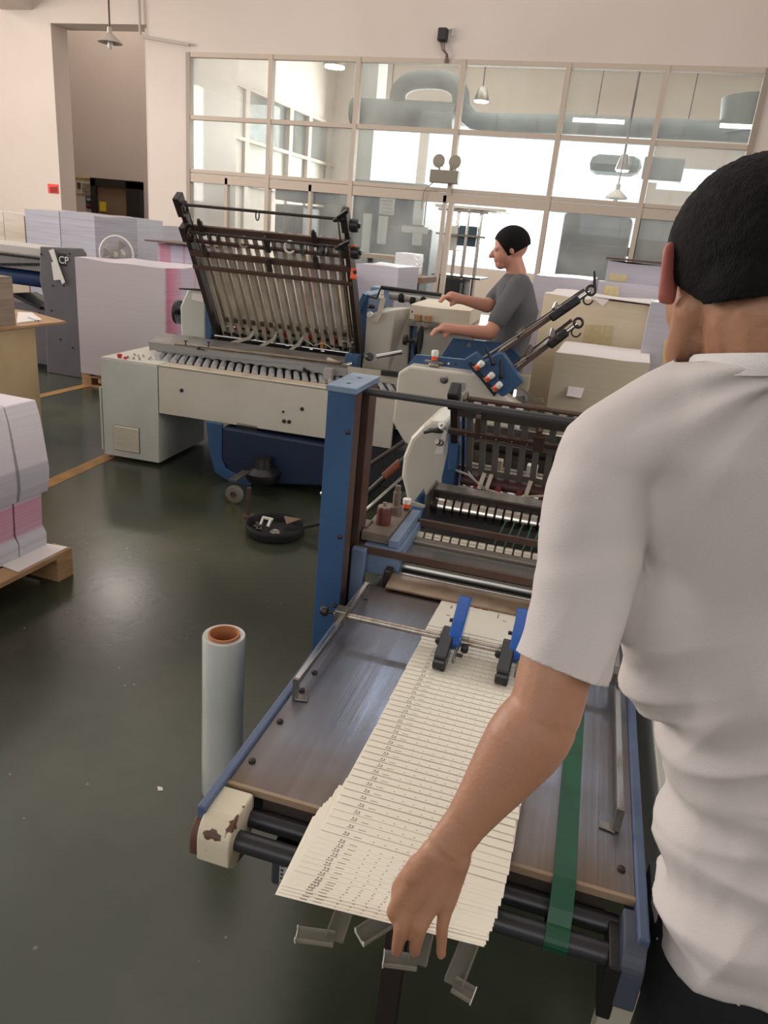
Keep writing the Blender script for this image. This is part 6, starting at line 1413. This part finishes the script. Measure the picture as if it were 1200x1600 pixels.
bmesh.ops.remove_doubles(NB_.bm, verts=NB_.bm.verts, dist=.0001)
NB_.build('neck_band', mat('ribbed_cotton', sr(212, 208, 206), .9, bump=.2, bscale=600), wk, smooth=True)
# trousers
T_ = MB()
T_.loft([ell_ring(hp+ZZ*.06, RT*.165, FW*.115), ell_ring(hp-ZZ*.06, RT*.185, FW*.125), ell_ring(hp-ZZ*.16, RT*.18, FW*.12)])
for (h0, kne, ank) in ft: T_.cap(h0, kne, .105, .085); T_.cap(kne, ank+ZZ*.04, .083, .068)
blend(T_, 'black_trousers', PANTS, wk, .007, 6, cuts=[(np.array([0, 0, .06]), -ZZ)])
for (h0, kne, ank) in ft:
    S_ = MB(); S_.cap(ank-ZZ*.035, ank+FW*.16-ZZ*.042, .046, .036); blend(S_, 'shoe', BLACK, wk, .006, 4, cuts=[(np.array([0, 0, .004]), -ZZ)])

# ------------------------------------------------------------ far worker behind the second unit
D2 = 4.3
h2 = dp(797, 388, D2)
L2 = -RT; F2 = FW   # faces to the camera's left
w2 = thing('person', 'far person behind the second folding unit reaching both hands to the sheet pile', 'person', (float(h2[0]+RT[0]*.1), float(h2[1]+RT[1]*.1), 0))
hf = L2*.97+ZZ*-.22; hf /= np.linalg.norm(hf); hr = F2; hu = np.cross(hr, hf); hu = hu if hu[2] > 0 else -hu
def G(r, f, u): return h2+hr*r+hf*f+hu*u
B = MB()
B.ball(G(0, -.01, .02), (.078, .098, .092), (hr, hf, hu), 3); B.ball(G(0, .03, -.03), (.064, .07, .068), (hr, hf, hu), 3); B.ball(G(0, .06, -.078), (.04, .036, .034), (hr, hf, hu), 2)
B.cap(G(0, .098, .0), G(0, .116, -.028), .009, .014); B.cap(G(-.02, .092, -.056), G(.02, .092, -.056), .008, .008)
for s in (-1, 1): B.ball(G(.032*s, .086, .008), (.016, .01, .009), (hr, hf, hu), 2); B.ball(G(.078*s, .0, -.005), (.01, .018, .03), (hr, hf, hu), 2)
n2 = G(0, -.03, -.15); B.cap(G(0, -.01, -.05), n2, .052, .058)
c2 = n2+RT*.03-ZZ*.2; p2 = n2-RT*.02-ZZ*.5
B.loft([ell_ring(n2-ZZ*.03, RT*.08, FW*.13), ell_ring(c2, RT*.11, FW*.16), ell_ring(p2, RT*.11, FW*.155)])
def armp(s, pts, hand):
    B.cap(s, pts[0], .05, .04); B.cap(pts[0], pts[1], .042, .028)
    d_ = (pts[1]-pts[0])/np.linalg.norm(pts[1]-pts[0]); x = np.cross(d_, ZZ); x /= np.linalg.norm(x)
    B.cap(pts[1], pts[1]+d_*.07, .03, .033); e = pts[1]+d_*.07
    for k in range(4):
        b_ = e+x*(-.027+.018*k)+d_*.01; m_ = b_+d_*.035-ZZ*.012; B.cap(b_, m_, .0115, .010); B.cap(m_, m_+d_*(.018 if k in (0, 3) else .024)-ZZ*.03, .010, .009)
    B.cap(pts[1]+d_*.02-ZZ*.01, pts[1]+d_*.07-ZZ*.045-x*.02, .014, .011)
s2a = n2-FW*.17-ZZ*.05+RT*.0; s2b = n2+FW*.17-ZZ*.05
armp(s2a, (dp(765, 520, D2-.1), dp(712, 515, D2-.12)), 0)
armp(s2b, (dp(762, 478, D2+.15), dp(722, 468, D2+.12)), 0)
pel = p2-ZZ*.05
for s in (-1, 1):
    h0 = pel+FW*.09*s; kne = np.array([h0[0], h0[1], .46]); ank = np.array([h0[0], h0[1], .08]); B.cap(h0, kne, .085, .055); B.cap(kne, ank, .055, .036); B.cap(ank-ZZ*.04, ank+L2*.15-ZZ*.05, .036, .03)
blend(B, 'body', mat('skin_far', sr(196, 138, 116), .55, sss=.05), w2, .006, 5)
Hm = MB(); Hm.ball(G(0, -.014, .024), (.09, .108, .102), (hr, hf, hu), 4)
blend(Hm, 'hair', HAIR, w2, .005, 3, cuts=[(G(0, -.02, -.025), -hu*.9+hf*-.3), (G(0, .062, .03), hf*.85-hu*.5)], thick=.004)
S = MB(); S.loft([ell_ring(n2-ZZ*.0, RT*.065, FW*.07), ell_ring(n2-ZZ*.05, RT*.1, FW*.17), ell_ring(c2, RT*.13, FW*.185), ell_ring(p2, RT*.135, FW*.18), ell_ring(p2-ZZ*.12, RT*.14, FW*.18)])
for s_, e_ in ((s2a, dp(765, 520, D2-.1)), (s2b, dp(762, 478, D2+.15))): S.cap(s_, s_+(e_-s_)*.75, .065, .056)
blend(S, 'grey_shirt', mat('dark_grey_cotton', sr(92, 92, 94), .9), w2, .008, 5)
T_ = MB(); T_.loft([ell_ring(p2, RT*.12, FW*.165), ell_ring(p2-ZZ*.15, RT*.125, FW*.17)])
for s in (-1, 1): h0 = pel+FW*.09*s; T_.cap(h0, np.array([h0[0], h0[1], .46]), .1, .08); T_.cap(np.array([h0[0], h0[1], .46]), np.array([h0[0], h0[1], .1]), .08, .065)
blend(T_, 'trousers', mat('navy_trousers', sr(34, 38, 52), .9), w2, .01, 5)

# ---- added daylight openings behind the camera get glazing bars; tidy names of top-level things
for nm, x0, x1 in (('window_2', -9.5, -3.3), ('window_3', -2.7, 3.5)):
    m = MB()
    for k in range(5): x = x0+(x1-x0)*k/4; m.box(RF, x-.03, x+.03, -7.15, -7.08, 2.2, 6.2)
    m.box(RF, x0, x1, -7.15, -7.08, 4.17, 4.23); struct(m.build(nm, FRAME))
